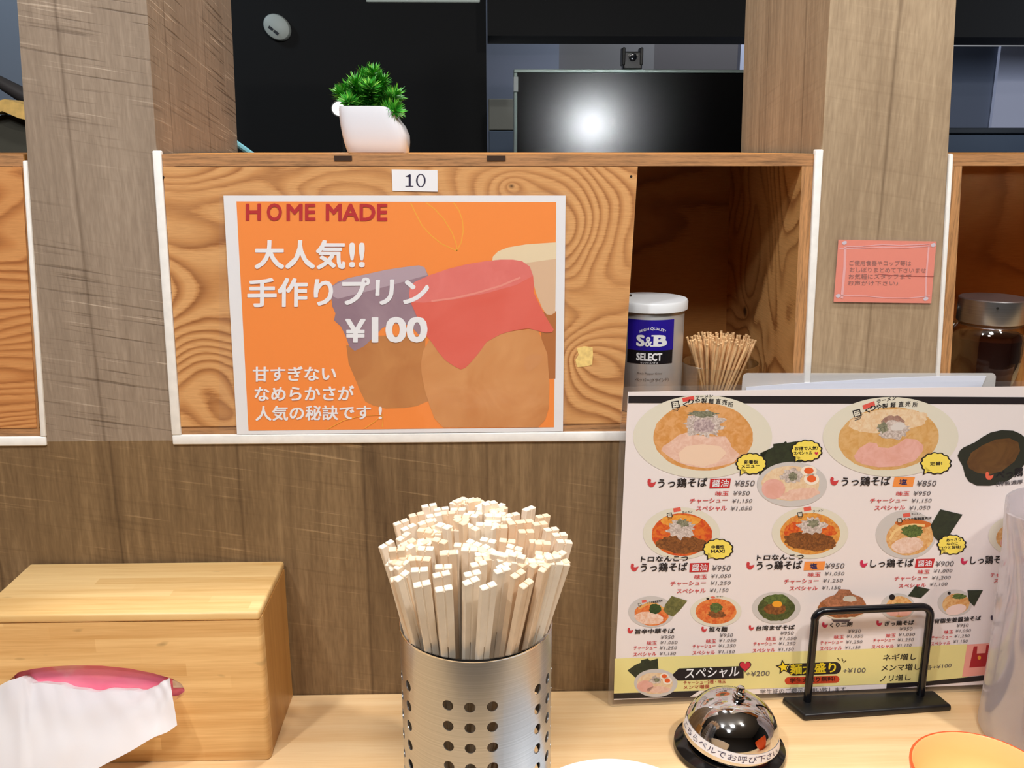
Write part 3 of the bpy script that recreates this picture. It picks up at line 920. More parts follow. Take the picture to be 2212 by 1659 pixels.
# top bar and the first row
pr.cur = 'black_bar'; pr.cv = lambda x, y: (x, y)
pr.poly([(1357.5, 855), (1800, 855.5), (2230, 858), (2230, 873), (1800, 871.5), (1357, 870.5)], BK, 1)
pr.cv = c1; pr.cur = 'dish_picture#a'
pr.ell(950, 592, 722, 432, BOWL, 2, 0, 56); pr.ell(955, 592, 520, 352, S1, 3, 0, 48, .01)
pr.poly([(520, 735), (540, 690), (620, 640), (700, 575), (780, 550), (900, 575), (1040, 590), (1190, 590), (1240, 660), (1250, 700), (1340, 780), (1270, 860), (1120, 900), (980, 918), (820, 900), (700, 860), (600, 800)], MEAT, 4)
pr.poly([(720, 860), (700, 760), (780, 690), (950, 670), (1130, 690), (1200, 760), (1100, 860), (950, 905)], ink((240, 208, 182)), 5)
pr.ell(955, 440, 205, 118, ONI, 5, 0, 40, .22); pr.ell(980, 500, 190, 90, ONI, 6, 0, 40, .3); pr.ell(960, 480, 110, 70, ink((206, 186, 184), (160, 138, 140), 380), 7, 0, 30, .1); pr.ell(960, 355, 140, 32, SCAL, 7, 0, 30, .3)
stamp(668, 262, 80, -8)
pr.poly([(738, 190), (860, 168), (864, 212), (746, 232)], ink((224, 78, 70)), 4)
pr.text('ラーメン', 875, 195, 1058, 180, 26, BK, 6, .02)
for chh, x, y in zip('くりや製麺直売所', (745, 800, 868, 935, 1010, 1085, 1150, 1212), (285, 258, 248, 246, 250, 250, 258, 280)):
    pr.text(chh, x, y, x + 56, y + (x - 960) * .02, 54, BK, 6, .02, .1)
pr.cur = 'speech_bubble#a'; bubble(1455, 872, 168, 116, 1335, 1000)
pr.text('新看板', 1380, 878, 1525, 872, 42, BK, 10, .03); pr.text('メニュー', 1350, 918, 1540, 908, 36, BK, 10, .03)
pr.cur = 'dish_picture#b'
pr.poly([(1550, 762), (1685, 700), (1683, 668), (1790, 655), (1815, 637), (1826, 656), (1925, 640), (1985, 850), (1720, 950), (1600, 1040), (1535, 985)], NORI, 2)
pr.ell(1879, 1087, 364, 234, BOWLG, 3, 0, 44); pr.ell(1862, 1078, 300, 182, S6, 4, 0, 40, .02); pr.ell(1685, 1135, 122, 104, PINK, 5, 0, 30); pr.ell(1960, 1190, 200, 60, MEAT, 5, -8, 30, .1)
pr.ell(1878, 1000, 112, 78, ONI, 6, 0, 30, .2); pr.ell(1890, 1005, 50, 44, SCAL, 7, 0, 20, .2)
for x, y, a, b in ((2052, 948, 82, 56), (2080, 1032, 80, 60)):
    pr.ell(x, y, a, b, ink((246, 232, 214)), 8); pr.ell(x, y - 4, a * .6, b * .6, ink((232, 98, 44)), 9)
pr.cur = 'speech_bubble#b'; bubble(2028, 738, 172, 118, 1900, 862)
pr.text('お得で人気!', 1905, 735, 2145, 728, 40, BK, 10, .03); pr.text('スペシャル', 1893, 785, 2090, 778, 38, BK, 10, .03)
def heart(x, y, s, mat, L):
    pts = []
    for i in range(28):
        a = 2 * PI * i / 28
        pts.append((x + s * (math.sin(a) ** 3), y - s * (.81 * math.cos(a) - .31 * math.cos(2 * a) - .12 * math.cos(3 * a) - .06 * math.cos(4 * a))))
    pr.poly(pts, mat, L)
heart(2130, 764, 20, ink((206, 40, 80)), 10)
pr.cur = 'printed_lettering'; chick(420, 1072, 48)
pr.cur = 'tag_box#a'; pr.poly([(1030, 1030), (1245, 1025), (1230, 1125), (1020, 1130)], RBX, 4)
rows(c1, [('うっ鶏そば', 485, 1124, 1000, 1112, 'T'), ('醤油', 1050, 1114, 1220, 1108, 'w'), ('\u00a5850', 1280, 1110, 1490, 1106, 'P'), ('味玉', 1080, 1205, 1220, 1203, 'r'), ('\u00a5950', 1265, 1203, 1440, 1200, 'p'), ('チャーシュー', 815, 1285, 1210, 1275, 'r'), ('\u00a51,150', 1255, 1285, 1465, 1282, 'p'), ('スペシャル', 880, 1362, 1200, 1358, 'r'), ('\u00a51,050', 1240, 1364, 1465, 1360, 'p')], 49)
pr.cv = c2; pr.cur = 'dish_picture#c'
pr.ell(825, 594, 705, 414, BOWL, 2, 0, 56); pr.ell(805, 612, 525, 328, S2, 3, -4, 48, .01); pr.ell(790, 430, 420, 120, S6, 3.5, -5, 40, .06)
pr.poly([(445, 790), (500, 710), (600, 650), (680, 660), (700, 700), (800, 710), (880, 680), (980, 610), (1090, 620), (1165, 680), (1160, 740), (1080, 840), (900, 900), (700, 910), (540, 880), (460, 840)], PINK, 5)
pr.ell(850, 480, 130, 110, ink((176, 140, 124), (150, 112, 100), 250), 5, 0, 30, .1); pr.ell(850, 520, 170, 95, ONI, 6, 0, 34, .2); pr.ell(900, 490, 80, 40, ink((220, 212, 206)), 7, -10, 24, .1); pr.ell(750, 500, 55, 55, SCAL, 7, 0, 24, .3)
stamp(476, 352, 82, -14)
pr.poly([(530, 268), (655, 222), (664, 268), (545, 312)], ink((224, 92, 80)), 4)
pr.text('ラーメン', 680, 250, 885, 205, 42, BK, 6, .02)
for chh, x, y in zip('くりや製麺直売所', (560, 612, 672, 735, 820, 905, 975, 1050), (345, 325, 312, 302, 292, 284, 280, 285)):
    pr.text(chh, x, y, x + 58, y - 6, 54, BK, 6, .02, .1)
pr.cur = 'speech_bubble#c'; bubble(1295, 868, 168, 118, 1158, 992); pr.text('定番!', 1232, 892, 1358, 886, 38, BK, 10, .03)
pr.cur = 'dish_picture#d'
pr.poly([(1520, 790), (1545, 735), (1580, 705), (1700, 650), (1780, 595), (1860, 550), (1980, 522), (2100, 530), (2180, 565), (2240, 620), (2240, 840), (2160, 960), (2060, 1040), (1960, 1085), (1850, 1102), (1720, 1100), (1640, 1060), (1600, 1000), (1575, 900), (1535, 830)], ink((44, 46, 36)), 2)
pr.poly([(1615, 860), (1660, 760), (1780, 680), (1920, 620), (2060, 608), (2150, 650), (2170, 740), (2110, 850), (1980, 950), (1850, 985), (1720, 965), (1640, 920)], ink((108, 74, 38), (92, 60, 30), 60), 3)
pr.cur = 'printed_lettering'; chick(240, 1055, 48); chick(1850, 1000, 46, ink((232, 104, 76)))
pr.cur = 'tag_box#b'; pr.poly([(866, 1010), (1078, 1012), (1055, 1110), (845, 1110)], OBX, 4); pr.text('塩', 912, 1092, 995, 1092, 62, NVY, 9, .03)
rows(c2, [('うっ鶏そば', 315, 1105, 825, 1097, 'T'), ('\u00a5850', 1095, 1108, 1300, 1105, 'P'), ('味玉', 880, 1205, 1020, 1203, 'r'), ('\u00a5950', 1060, 1203, 1240, 1200, 'p'), ('チャーシュー', 610, 1282, 995, 1274, 'r'), ('\u00a51,150', 1040, 1282, 1250, 1278, 'p'), ('スペシャル', 655, 1357, 975, 1350, 'r'), ('\u00a51,050', 1015, 1357, 1235, 1352, 'p'), ('べっ鶏', 1920, 1040, 2200, 1000, 'T')], 48)
pr.text('(特製濃厚', 1920, 1110, 2200, 1085, 50, GY, 9, .02)

# second row
pr.cv = c3_; pr.cur = 'dish_picture#e'
pr.ell(730, 345, 400, 270, BOWL, 2); pr.ell(735, 358, 314, 222, S3, 3, 0, 44, .01); pr.ell(720, 215, 210, 60, ink((236, 170, 70), (230, 140, 50), 200), 4, 0, 30, .05)
pr.ell(740, 460, 270, 92, BRN, 5, 2, 40, .08); pr.ell(725, 300, 142, 95, ONI, 6, 0, 40, .25); pr.ell(750, 240, 60, 40, SCAL, 7, 0, 24, .3)
logo(608, 158, 52); pr.text('ラーメン', 738, 140, 845, 128, 22, BK, 6, .02)
pr.cur = 'speech_bubble#d'; bubble(1110, 508, 165, 112, 995, 622); pr.text('中毒性', 1040, 508, 1175, 505, 40, BK, 10, .03); pr.text('MAX!', 1035, 548, 1180, 546, 34, BK, 10, .045)
pr.cur = 'dish_picture#f'
pr.ell(2066, 340, 398, 270, BOWL, 2); pr.ell(2066, 350, 312, 216, S4, 3, 0, 44, .01); pr.ell(1900, 300, 110, 70, S3, 4, -25, 30, .1); pr.ell(2230, 300, 110, 60, S3, 4, 25, 30, .1)
pr.ell(2070, 425, 270, 100, BRN, 5, 4, 40, .08); pr.ell(2090, 270, 140, 85, ONI, 6, 0, 36, .25); pr.ell(2100, 245, 60, 40, SCAL, 7, 0, 24, .3)
logo(1962, 150, 52); pr.text('ラーメン', 2095, 128, 2200, 116, 22, BK, 6, .02)
pr.cur = 'printed_lettering'; chick(242, 700, 44); chick(1444, 682, 44)
pr.cur = 'tag_box#c'; pr.poly([(818, 655), (1020, 650), (1008, 745), (812, 750)], RBX, 4); pr.cur = 'tag_box#c2'; pr.poly([(2010, 640), (2225, 635), (2210, 725), (1998, 730)], OBX, 4); pr.text('塩', 2062, 716, 2140, 712, 60, NVY, 9, .03)
rows(c3_, [('トロなんこつ', 305, 642, 800, 632, 't'), ('うっ鶏そば', 305, 746, 795, 736, 'T'), ('醤油', 840, 736, 1000, 730, 'w'), ('\u00a5950', 1045, 737, 1240, 735, 'P'), ('味玉', 862, 820, 995, 816, 'r'), ('\u00a51,050', 1035, 814, 1245, 810, 'p'), ('チャーシュー', 615, 892, 985, 882, 'r'), ('\u00a51,250', 1030, 887, 1240, 884, 'p'), ('スペシャル', 680, 970, 980, 962, 'r'), ('\u00a51,150', 1022, 962, 1218, 958, 'p'),
          ('トロなんこつ', 1510, 626, 2000, 614, 't'), ('うっ鶏そば', 1510, 727, 1985, 716, 'T'), ('味玉', 2040, 797, 2175, 792, 'r'), ('チャーシュー', 1795, 870, 2155, 860, 'r'), ('スペシャル', 1850, 942, 2145, 934, 'r')], 46)
rows(c4, [('\u00a5950', 145, 714, 345, 710, 'P'), ('\u00a51,050', 140, 788, 345, 785, 'p'), ('\u00a51,250', 120, 860, 330, 857, 'p'), ('\u00a51,150', 110, 934, 305, 930, 'p')], 45)
pr.cur = 'dish_picture#g'
pr.ell(985, 358, 316, 252, BOWLG, 2); pr.ell(1025, 385, 248, 188, S5, 3, -10, 40, .01); pr.ell(1060, 245, 190, 45, ink((206, 110, 44)), 3.5, 3); pr.line([(815, 410), (860, 330), (940, 275), (1060, 255), (1180, 265)], 26, ink((240, 204, 140)), 4)
pr.ell(1055, 325, 112, 62, GRN, 6, 0, 30, .15); pr.ell(1000, 470, 165, 84, ink((240, 212, 196), (226, 186, 160), 220), 5, -8, 30, .04)
pr.poly([(1340, 95), (1572, 150), (1420, 385), (1320, 425), (1272, 380), (1240, 262)], NORI, 6)
logo(918, 212, 50); pr.text('くりや製麺直売所', 965, 215, 1250, 200, 30, BK, 6, .02); pr.text('ラーメン', 1040, 158, 1140, 148, 20, BK, 6, .01)
pr.cur = 'speech_bubble#e'; bubble(1458, 462, 158, 108, 1332, 575); pr.text('あっさり', 1400, 432, 1555, 424, 34, BK, 10, .03); pr.text('なのに', 1405, 470, 1522, 465, 32, BK, 10, .03); pr.text('コクと旨味!', 1338, 514, 1550, 502, 34, BK, 10, .03)
pr.cur = 'dish_picture#h'
pr.ell(2150, 370, 310, 212, BOWL, 2); pr.ell(2160, 380, 240, 160, S5, 3, -6); pr.ell(2100, 430, 140, 78, PINK, 5, -10); pr.ell(2160, 310, 70, 40, GRN, 6, -20, 24, .15); pr.ell(2095, 190, 24, 24, BK, 4, 0, 10)
pr.cur = 'printed_lettering'; chick(545, 662, 42, ink((206, 44, 84))); chick(1588, 636, 38, ink((206, 44, 84)))
pr.cur = 'tag_box#d'; pr.poly([(1092, 612), (1285, 606), (1262, 696), (1075, 702)], RBX, 4); pr.cur = 'tag_box#d2'; pr.poly([(2078, 580), (2260, 574), (2240, 655), (2062, 660)], OBX, 4)
rows(c4, [('しっ鶏そば', 610, 702, 1065, 692, 'T'), ('醤油', 1108, 690, 1252, 684, 'w'), ('\u00a5900', 1290, 690, 1480, 684, 'P'), ('味玉', 1105, 767, 1230, 763, 'r'), ('\u00a51,000', 1270, 760, 1465, 754, 'p'), ('チャーシュー', 865, 837, 1208, 826, 'r'), ('\u00a51,200', 1250, 830, 1448, 825, 'p'), ('スペシャル', 905, 914, 1190, 902, 'r'), ('\u00a51,100', 1230, 897, 1415, 892, 'p'), ('しっ鶏そば', 1650, 668, 2062, 656, 'T'), ('チャーシュー', 1860, 802, 2180, 788, 'r'), ('スペシャル', 1895, 862, 2160, 852, 'r')], 43)

# third row
pr.cv = c5; pr.cur = 'dish_picture#i'
pr.ell(515, 342, 240, 162, BOWLG, 2); pr.ell(515, 372, 178, 116, S7, 3, 5, 40, .02); pr.ell(490, 408, 150, 66, ink((242, 214, 198), (230, 180, 150), 260), 5, 5, 30, .04); pr.line([(380, 310), (480, 255), (560, 260), (640, 310)], 24, ink((228, 170, 96)), 4); pr.ell(552, 312, 62, 52, ink((52, 82, 34), (40, 62, 28), 300), 6, 0, 26, .1)
pr.poly([(725, 178), (888, 228), (815, 320), (740, 392), (680, 370), (640, 330), (655, 270)], ink((122, 118, 64), (92, 92, 48), 300), 5); logo(392, 268, 32)
pr.text('くりや製麺直売所', 470, 262, 630, 238, 24, BK, 7, .02)
pr.cur = 'dish_picture#j'
pr.ell(1185, 338, 266, 162, BOWL, 2); pr.ell(1185, 338, 213, 132, S7, 3, 0, 40, .01); pr.ell(1190, 370, 90, 40, BRN, 4, 0, 30, .2); pr.ell(1185, 298, 66, 50, GRN, 6, 0, 26, .12); pr.text('ラーメン', 1190, 194, 1260, 190, 15, BK, 6, .01); pr.ell(1100, 206, 16, 10, BK, 5); pr.ell(1152, 192, 25, 10, ink((226, 110, 90)), 5)
pr.cur = 'dish_picture#k'
pr.ell(1812, 302, 252, 166, BOWLG, 2); pr.ell(1812, 302, 190, 138, ink((86, 94, 44), (60, 72, 34), 420), 3, 0, 40, .04); pr.ell(1815, 215, 120, 58, GRN, 4, 0, 30, .12); pr.ell(1800, 310, 112, 60, BRN, 5, 0, 30, .12); pr.ell(1820, 262, 52, 34, ink((240, 164, 44)), 6)
pr.cur = 'printed_lettering'; chick(295, 538, 32); chick(1062, 525, 32); chick(1553, 508, 30)
rows(c5, [('旨辛中華そば', 345, 572, 755, 562, 't'), ('\u00a5950', 610, 625, 750, 622, 'p'), ('味玉', 465, 687, 570, 684, 'r'), ('\u00a51,050', 605, 682, 785, 680, 'p'), ('チャーシュー', 330, 740, 570, 734, 'r'), ('\u00a51,250', 598, 738, 780, 736, 'p'), ('スペシャル', 322, 807, 565, 798, 'r'), ('\u00a51,150', 598, 798, 768, 794, 'p'),
          ('担々麺', 1110, 550, 1305, 547, 't'), ('\u00a5950', 1222, 605, 1362, 602, 'p'), ('味玉', 1080, 667, 1185, 664, 'r'), ('\u00a51,050', 1215, 660, 1395, 658, 'p'), ('チャーシュー', 942, 724, 1180, 716, 'r'), ('\u00a51,250', 1210, 716, 1390, 713, 'p'), ('スペシャル', 938, 790, 1172, 782, 'r'), ('\u00a51,150', 1205, 779, 1380, 776, 'p'),
          ('台湾まぜそば', 1600, 537, 2005, 526, 't'), ('\u00a5950', 1852, 584, 1992, 580, 'p'), ('味玉', 1705, 644, 1810, 640, 'r'), ('\u00a51,050', 1840, 640, 2020, 638, 'p'), ('チャーシュー', 1572, 697, 1808, 690, 'r'), ('\u00a51,250', 1835, 694, 2010, 691, 'p'), ('スペシャル', 1562, 767, 1798, 756, 'r'), ('\u00a51,150', 1828, 754, 1992, 750, 'p')], 41)
pr.cv = c6; pr.cur = 'dish_picture#l'
pr.poly([(340, 250), (790, 250), (740, 320), (650, 350), (620, 365), (500, 365), (480, 350), (400, 315)], BOWL, 2); pr.ell(570, 250, 215, 92, ink((186, 112, 62), (140, 84, 48), 300), 3, 0, 40, .05)
pr.poly([(385, 195), (440, 160), (500, 140), (540, 90), (630, 95), (650, 130), (740, 165), (760, 200), (700, 260), (450, 260)], ink((190, 124, 88), (150, 96, 66), 260), 4); pr.ell(630, 175, 60, 26, ink((206, 200, 186)), 5, 0, 24, .15); pr.ell(550, 265, 90, 20, ONI, 5, 0, 30, .3); pr.poly([(470, 355), (640, 355), (620, 380), (490, 380)], ink((90, 80, 90)), 3)
pr.cur = 'dish_picture#m'
pr.ell(1050, 245, 152, 118, BOWLG, 2); pr.ell(1065, 245, 118, 92, S5, 3); pr.ell(1000, 160, 26, 26, BK, 4); pr.ell(1065, 230, 50, 20, GRN, 5, 0, 24, .2); pr.ell(1005, 285, 62, 42, PINK, 5, 10); pr.ell(1110, 290, 62, 40, PINK, 5, -10); pr.poly([(1138, 150), (1205, 62), (1332, 92), (1252, 168)], NORI, 6)
pr.cur = 'dish_picture#n'
pr.ell(1552, 210, 152, 116, BOWLG, 2); pr.ell(1560, 220, 120, 92, S5, 3, -10); pr.ell(1590, 155, 62, 24, GRN, 5, 0, 24, .2); pr.ell(1560, 270, 92, 44, ink((242, 214, 204)), 5, -14); pr.poly([(1660, 100), (1797, 98), (1720, 242), (1672, 195)], NORI, 6); pr.ell(1500, 126, 14, 14, BK, 4)
pr.cur = 'red_disc'; pr.ell(2010, 203, 94, 98, ink((206, 62, 58)), 2)
pr.cur = 'printed_lettering'; chick(412, 405, 28, ink((206, 44, 84))); chick(888, 390, 28, ink((206, 44, 84))); chick(1886, 343, 26, ink((60, 50, 70)))
rows(c6, [('くり二朗', 455, 427, 655, 416, 't'), ('\u00a5950', 612, 475, 728, 472, 'p'), ('味玉', 490, 527, 578, 524, 'r'), ('\u00a51,050', 600, 521, 748, 518, 'p'), ('チャーシュー', 372, 577, 570, 567, 'r'), ('\u00a51,250', 595, 570, 740, 567, 'p'), ('スペシャル', 365, 630, 562, 620, 'r'), ('\u00a51,150', 588, 619, 722, 615, 'p'),
          ('ぎっ鶏そば', 935, 415, 1195, 402, 't'), ('\u00a5950', 1065, 455, 1178, 451, 'p'), ('味玉', 945, 514, 1032, 510, 'r'), ('\u00a51,050', 1055, 506, 1200, 502, 'p'), ('チャーシュー', 835, 557, 1025, 548, 'r'), ('\u00a51,250', 1048, 552, 1190, 548, 'p'), ('スペシャル', 820, 614, 1015, 604, 'r'), ('\u00a51,150', 1042, 602, 1170, 598, 'p'),
          ('背脂生姜醤油そば', 1370, 392, 1780, 362, 't'), ('\u00a5950', 1565, 424, 1670, 420, 'p'), ('味玉', 1455, 484, 1535, 479, 'r'), ('\u00a51,050', 1555, 474, 1690, 468, 'p'), ('チャーシュー', 1345, 534, 1525, 522, 'r'), ('\u00a51,250', 1545, 519, 1680, 514, 'p'), ('スペシャル', 1338, 587, 1510, 575, 'r'), ('\u00a51,150', 1535, 567, 1662, 561, 'p'), ('黒', 1925, 355, 1970, 352, 't')], 33)

# yellow band along the bottom
pr.cv = lambda x, y: (x, y); pr.cur = 'yellow_band'
pr.poly([(1328, 1422.6), (1500, 1416), (1660, 1408.5), (1820, 1404), (2090, 1391), (2090, 1466), (1914, 1477), (1680, 1486), (1326, 1497.5)], YG, 1)
pr.cur = 'black_bar#b'
pr.poly([(1325.5, 1498), (1510, 1492), (1490, 1505), (1325.5, 1509)], BK, 2); pr.cur = 'black_bar#c'
pr.poly([c6(955, 915), c6(1250, 905), c6(1850, 842), c6(1850, 888), c6(1250, 940), c6(950, 962)], BK, 2)
pr.cv = c5; pr.cur = 'dish_picture#o'
pr.poly([(265, 952), (345, 895), (405, 870), (408, 845), (478, 828), (500, 850), (580, 828), (592, 985), (480, 1000), (385, 1066), (330, 1010)], NORI, 3)
pr.ell(560, 1082, 226, 146, BOWLG, 4); pr.ell(550, 1085, 186, 112, S6, 5, 0, 36, .02); pr.ell(450, 1115, 85, 60, PINK, 6); pr.ell(590, 1150, 120, 36, MEAT, 6, 0, 30, .08); pr.ell(555, 1050, 60, 40, ONI, 7, 0, 24, .25); pr.ell(568, 1050, 32, 24, SCAL, 8, 0, 18, .2)
for x, y, a, b in ((648, 1012, 46, 34), (680, 1058, 48, 38)):
    pr.ell(x, y, a, b, ink((246, 232, 214)), 8); pr.ell(x, y - 2, a * .6, b * .6, ink((232, 98, 44)), 9)
pr.cur = 'arrow_tag'
pr.poly([(730, 996), (800, 930), (1470, 904), (1472, 1030), (790, 1056)], BK, 10); pr.text('スペシャル', 862, 1038, 1425, 1015, 108, W2, 11, .015, .1)
heart(1487, 905, 64, BK, 12); heart(1487, 904, 56, ink((206, 46, 64)), 13)
pr.cur = 'printed_lettering'
pr.text('+\u00a5200', 1495, 1014, 1742, 1006, 54, GY, 9, 0, .1); pr.text('チャーシュー2種・味玉', 847, 1098, 1285, 1082, 40, ink((176, 56, 50)), 9, .01); pr.text('メンマ増量', 847, 1146, 1120, 1136, 40, ink((176, 56, 50)), 9, .01)
pr.text('学生証のご提示お願い致します。', 1645, 1198, 2560, 1168, 52, ink((80, 78, 84)), 9, 0)
pr.cur = 'star_tag'
def star(cx, cy, r, mat, L, rot=-8):
    pts = []
    for i in range(10):
        a = math.radians(-90 + rot + 36 * i); k = r if i % 2 == 0 else r * .46
        pts.append((cx + k * math.cos(a), cy + k * math.sin(a)))
    pr.poly(pts, mat, L)
pr.cv = c6
def rbar(x0, y0, x1, y1, slope, mat, L):
    r = (y1 - y0) / 2; pts = []
    for i in range(13):
        a = math.radians(90 + 15 * i); pts.append((x0 + r + r * math.cos(a), (y0 + y1) / 2 - r * math.sin(a) * -1))
    for i in range(13):
        a = math.radians(-90 + 15 * i); pts.append((x1 - r + r * math.cos(a), (y0 + y1) / 2 + slope + r * math.sin(a)))
    pr.poly(pts, mat, L)
rbar(85, 742, 555, 848, -14, BK, 3); rbar(60, 862, 540, 926, -14, ink((206, 70, 34)), 3)
pr.cv = c5; star(1882, 915, 82, BK, 8); star(1884, 916, 54, ink((246, 214, 36)), 9)
pr.cv = c6
pr.text('麺大盛り', 107, 838, 508, 820, 92, ink((240, 214, 40)), 10, .03); pr.text('学生大盛り無料!', 105, 910, 500, 894, 42, ink((70, 26, 16)), 10, .025)
for ln in ([(522, 695), (540, 718)], [(562, 696), (572, 722)], [(575, 735), (598, 715)]):
    pr.line(ln, 9, ink((96, 84, 50)), 4)
pr.cur = 'printed_lettering'
pr.text('+\u00a5100', 570, 828, 768, 820, 44, GY, 9, 0, .1); pr.text('ネギ増し', 920, 718, 1212, 708, 58, BK, 9, .01, .1); pr.text('メンマ増し', 905, 808, 1245, 796, 58, BK, 9, .01, .1); pr.text('ノリ増し', 892, 902, 1162, 888, 56, BK, 9, .01, .1); pr.text('各+\u00a5100', 1290, 800, 1520, 776, 42, GY, 9, 0, .1)
pr.cur = 'bag_picture'
pr.poly([(1658, 576), (1912, 560), (1850, 842), (1614, 858)], ink((244, 166, 150)), 3)
pr.poly([(1676, 778), (1716, 592), (1748, 590), (1742, 655), (1818, 650), (1826, 582), (1862, 578), (1818, 768)], ink((176, 38, 42)), 4); pr.ell(1764, 690, 15, 18, ink((236, 160, 60)), 5)
pr.build(mg)

# a second laminated menu with loose papers behind the first one
g = empty('menu', (.34, -.0015, .001), 'second laminated menu with loose white papers, standing behind the ramen picture menu', 'menu')
ys = -.0015
bm = nb(); rquad(bm, (.226, ys, .004), (.478, ys, .004), on_y(2152, 806, ys), on_y(1605, 806, ys), .004); slab(bm, .0004, (0, -1, 0))
obj('laminate_pouch', bm, film_mat('cloudy_film', .05, .12, .2, .45), g)
bm = nb()
q = [(1612, 836), (1700, 829), (1800, 823), (1950, 815), (2080, 811), (2130, 812), (2118, 840)]
low = [(.470, ys - .0006, .03), (.236, ys - .0006, .03)]
f = bm.faces.new([bm.verts.new(on_y(x, y, ys - .0006)) for x, y in q] + [bm.verts.new(p) for p in low]); slab(bm, -.0006, (0, -1, 0))
obj('paper_sheet', bm, ink((226, 230, 244)), g)

# ================================================================== things on the shelf tops and in the boxes
M_steel = NT('brushed_steel')
ob_ = M_steel.n('TexCoord').outputs['Object']
sx = M_steel.n('SeparateXYZ', {0: ob_})
nz_ = M_steel.noise(M_steel.vec(M_steel.math('MULTIPLY', M_steel.n('TexCoord').outputs['Object'], 1), M_steel.math('MULTIPLY', sx.outputs[2], 900)), 1, 2)
M_steel.base(M_steel.ramp(nz_, [(.3, (172, 174, 178)), (.7, (190, 192, 196))]), .30, .92)
M_steel.bump(nz_, .05, .0003)
M_steel = M_steel.m
M_chrome = simple('chrome', (214, 214, 216), .05, 1.0)
M_glass = NT('clear_glass')
tr = M_glass.n('BsdfTransparent', {0: (.96, .98, .97, 1)}); gl = M_glass.n('BsdfGlossy', {'Color': (1, 1, 1, 1), 'Roughness': .03})
lw = M_glass.n('LayerWeight', {0: .35})
ms = M_glass.n('MixShader', {0: M_glass.math('MULTIPLY_ADD', lw.outputs[1], .8, .05), 1: tr.outputs[0], 2: gl.outputs[0]})
M_glass.t.links.new(ms.outputs[0], M_glass.out.inputs[0])
M_glass = M_glass.m

# potted plant on the shelf top
pc = Vector((-.0995, .055, Z1))
g = empty('potted_plant', pc, 'small bright green artificial plant in a white square pot on the shelf top', 'potted plant')
bm = nb(); rings = []
prof = [(.0, -.1235, -.0720, .022), (.002, -.1245, -.0712, .0235), (.010, -.1268, -.0703, .026), (.016, -.1280, -.0705, .027), (.024, -.1292, -.0740, .0275), (.033, -.1300, -.0782, .027), (.038, -.1303, -.0805, .0265), (.0405, -.1300, -.0815, .026), (.0398, -.1285, -.0830, .0245), (.032, -.1265, -.0840, .0225)]
N_ = 40
for z, xl, xr, hd in prof:
    cx, hw = (xl + xr) / 2, (xr - xl) / 2
    ring_ = []
    for i in range(N_):
        a = 2 * PI * i / N_
        ca, sa = math.cos(a), math.sin(a)
        ex = 2 / 5.5
        x = math.copysign(abs(ca) ** ex, ca) * hw; y = math.copysign(abs(sa) ** ex, sa) * hd
        dip = 0.0
        if z > .03:
            dip = -.004 * max(0, ca) ** 2
        ring_.append(bm.verts.new((cx + x, pc.y + y, pc.z + z + dip)))
    rings.append(ring_)
for a, b in zip(rings[:-1], rings[1:]):
    for i in range(N_):
        bm.faces.new((a[i], a[(i + 1) % N_], b[(i + 1) % N_], b[i]))
bm.faces.new(rings[0][::-1]); bm.faces.new(rings[-1])
obj('pot', bm, simple('white_glazed_ceramic', (226, 228, 236), .12), g, smooth=55)
M_leaf = NT('plastic_needles')
rn = M_leaf.n('NewGeometry').outputs['Random Per Island']
M_leaf.base(M_leaf.ramp(rn, [(0, (30, 120, 28)), (.5, (66, 168, 48)), (.85, (116, 200, 70)), (1, (160, 214, 90))]), .4)
M_leaf.put(M_leaf.bsdf.inputs['Subsurface Weight'], .0)
M_leaf = M_leaf.m
M_stem = simple('green_stem', (60, 120, 30), .5)
tips = [((785, 236), (738, 205), .05), ((775, 232), (768, 183), .045), ((795, 232), (806, 160), .048), ((800, 235), (832, 205), .06), ((815, 236), (852, 208), .045), ((810, 238), (852, 240), .035), ((785, 236), (790, 200), .075), ((770, 240), (755, 222), .04), ((795, 236), (788, 168), .062), ((805, 236), (824, 178), .05), ((780, 240), (752, 196), .06), ((812, 240), (848, 225), .06), ((792, 236), (800, 190), .038)]
for (bx, by), (tx, ty), Y in tips:
    b = on_y(bx, by + 30, .055); t_ = on_y(tx, ty, Y)
    bm = nb()
    n = 18
    dirv = (t_ - b); L = dirv.length; dn = dirv.normalized()
    for i in range(n + 1):
        f = i / n
        p = b.lerp(t_, f) + Vector((0, 0, .004 * math.sin(f * PI)))
        if f < .18:
            continue
        m = 20 if f < .95 else 44
        for k in range(m):
            az = 2 * PI * k / m + random.uniform(-.3, .3)
            o1 = dn.orthogonal().normalized(); o2 = dn.cross(o1)
            out = (o1 * math.cos(az) + o2 * math.sin(az))
            lean = random.uniform(.35, .8) if f < .95 else random.uniform(.4, 2.2)
            ndl = (out + dn * lean).normalized() * random.uniform(.0090, .0130)
            side = ndl.cross(dn if abs(ndl.normalized().dot(dn)) < .95 else o1).normalized() * .0009
            v = [bm.verts.new(p - side * .7), bm.verts.new(p + ndl * .5 + side), bm.verts.new(p + ndl), bm.verts.new(p + ndl * .5 - side)]
            bm.faces.new((v[0], v[1], v[2], v[3]))
    sp = obj('sprig', bm, M_leaf, g)
    bm = nb(); tube(bm, [b, b.lerp(t_, .5) + Vector((0, 0, .004)), t_], .0012, 6); obj('stem', bm, M_stem, sp)

FLOOR = Z0 + .003 + T
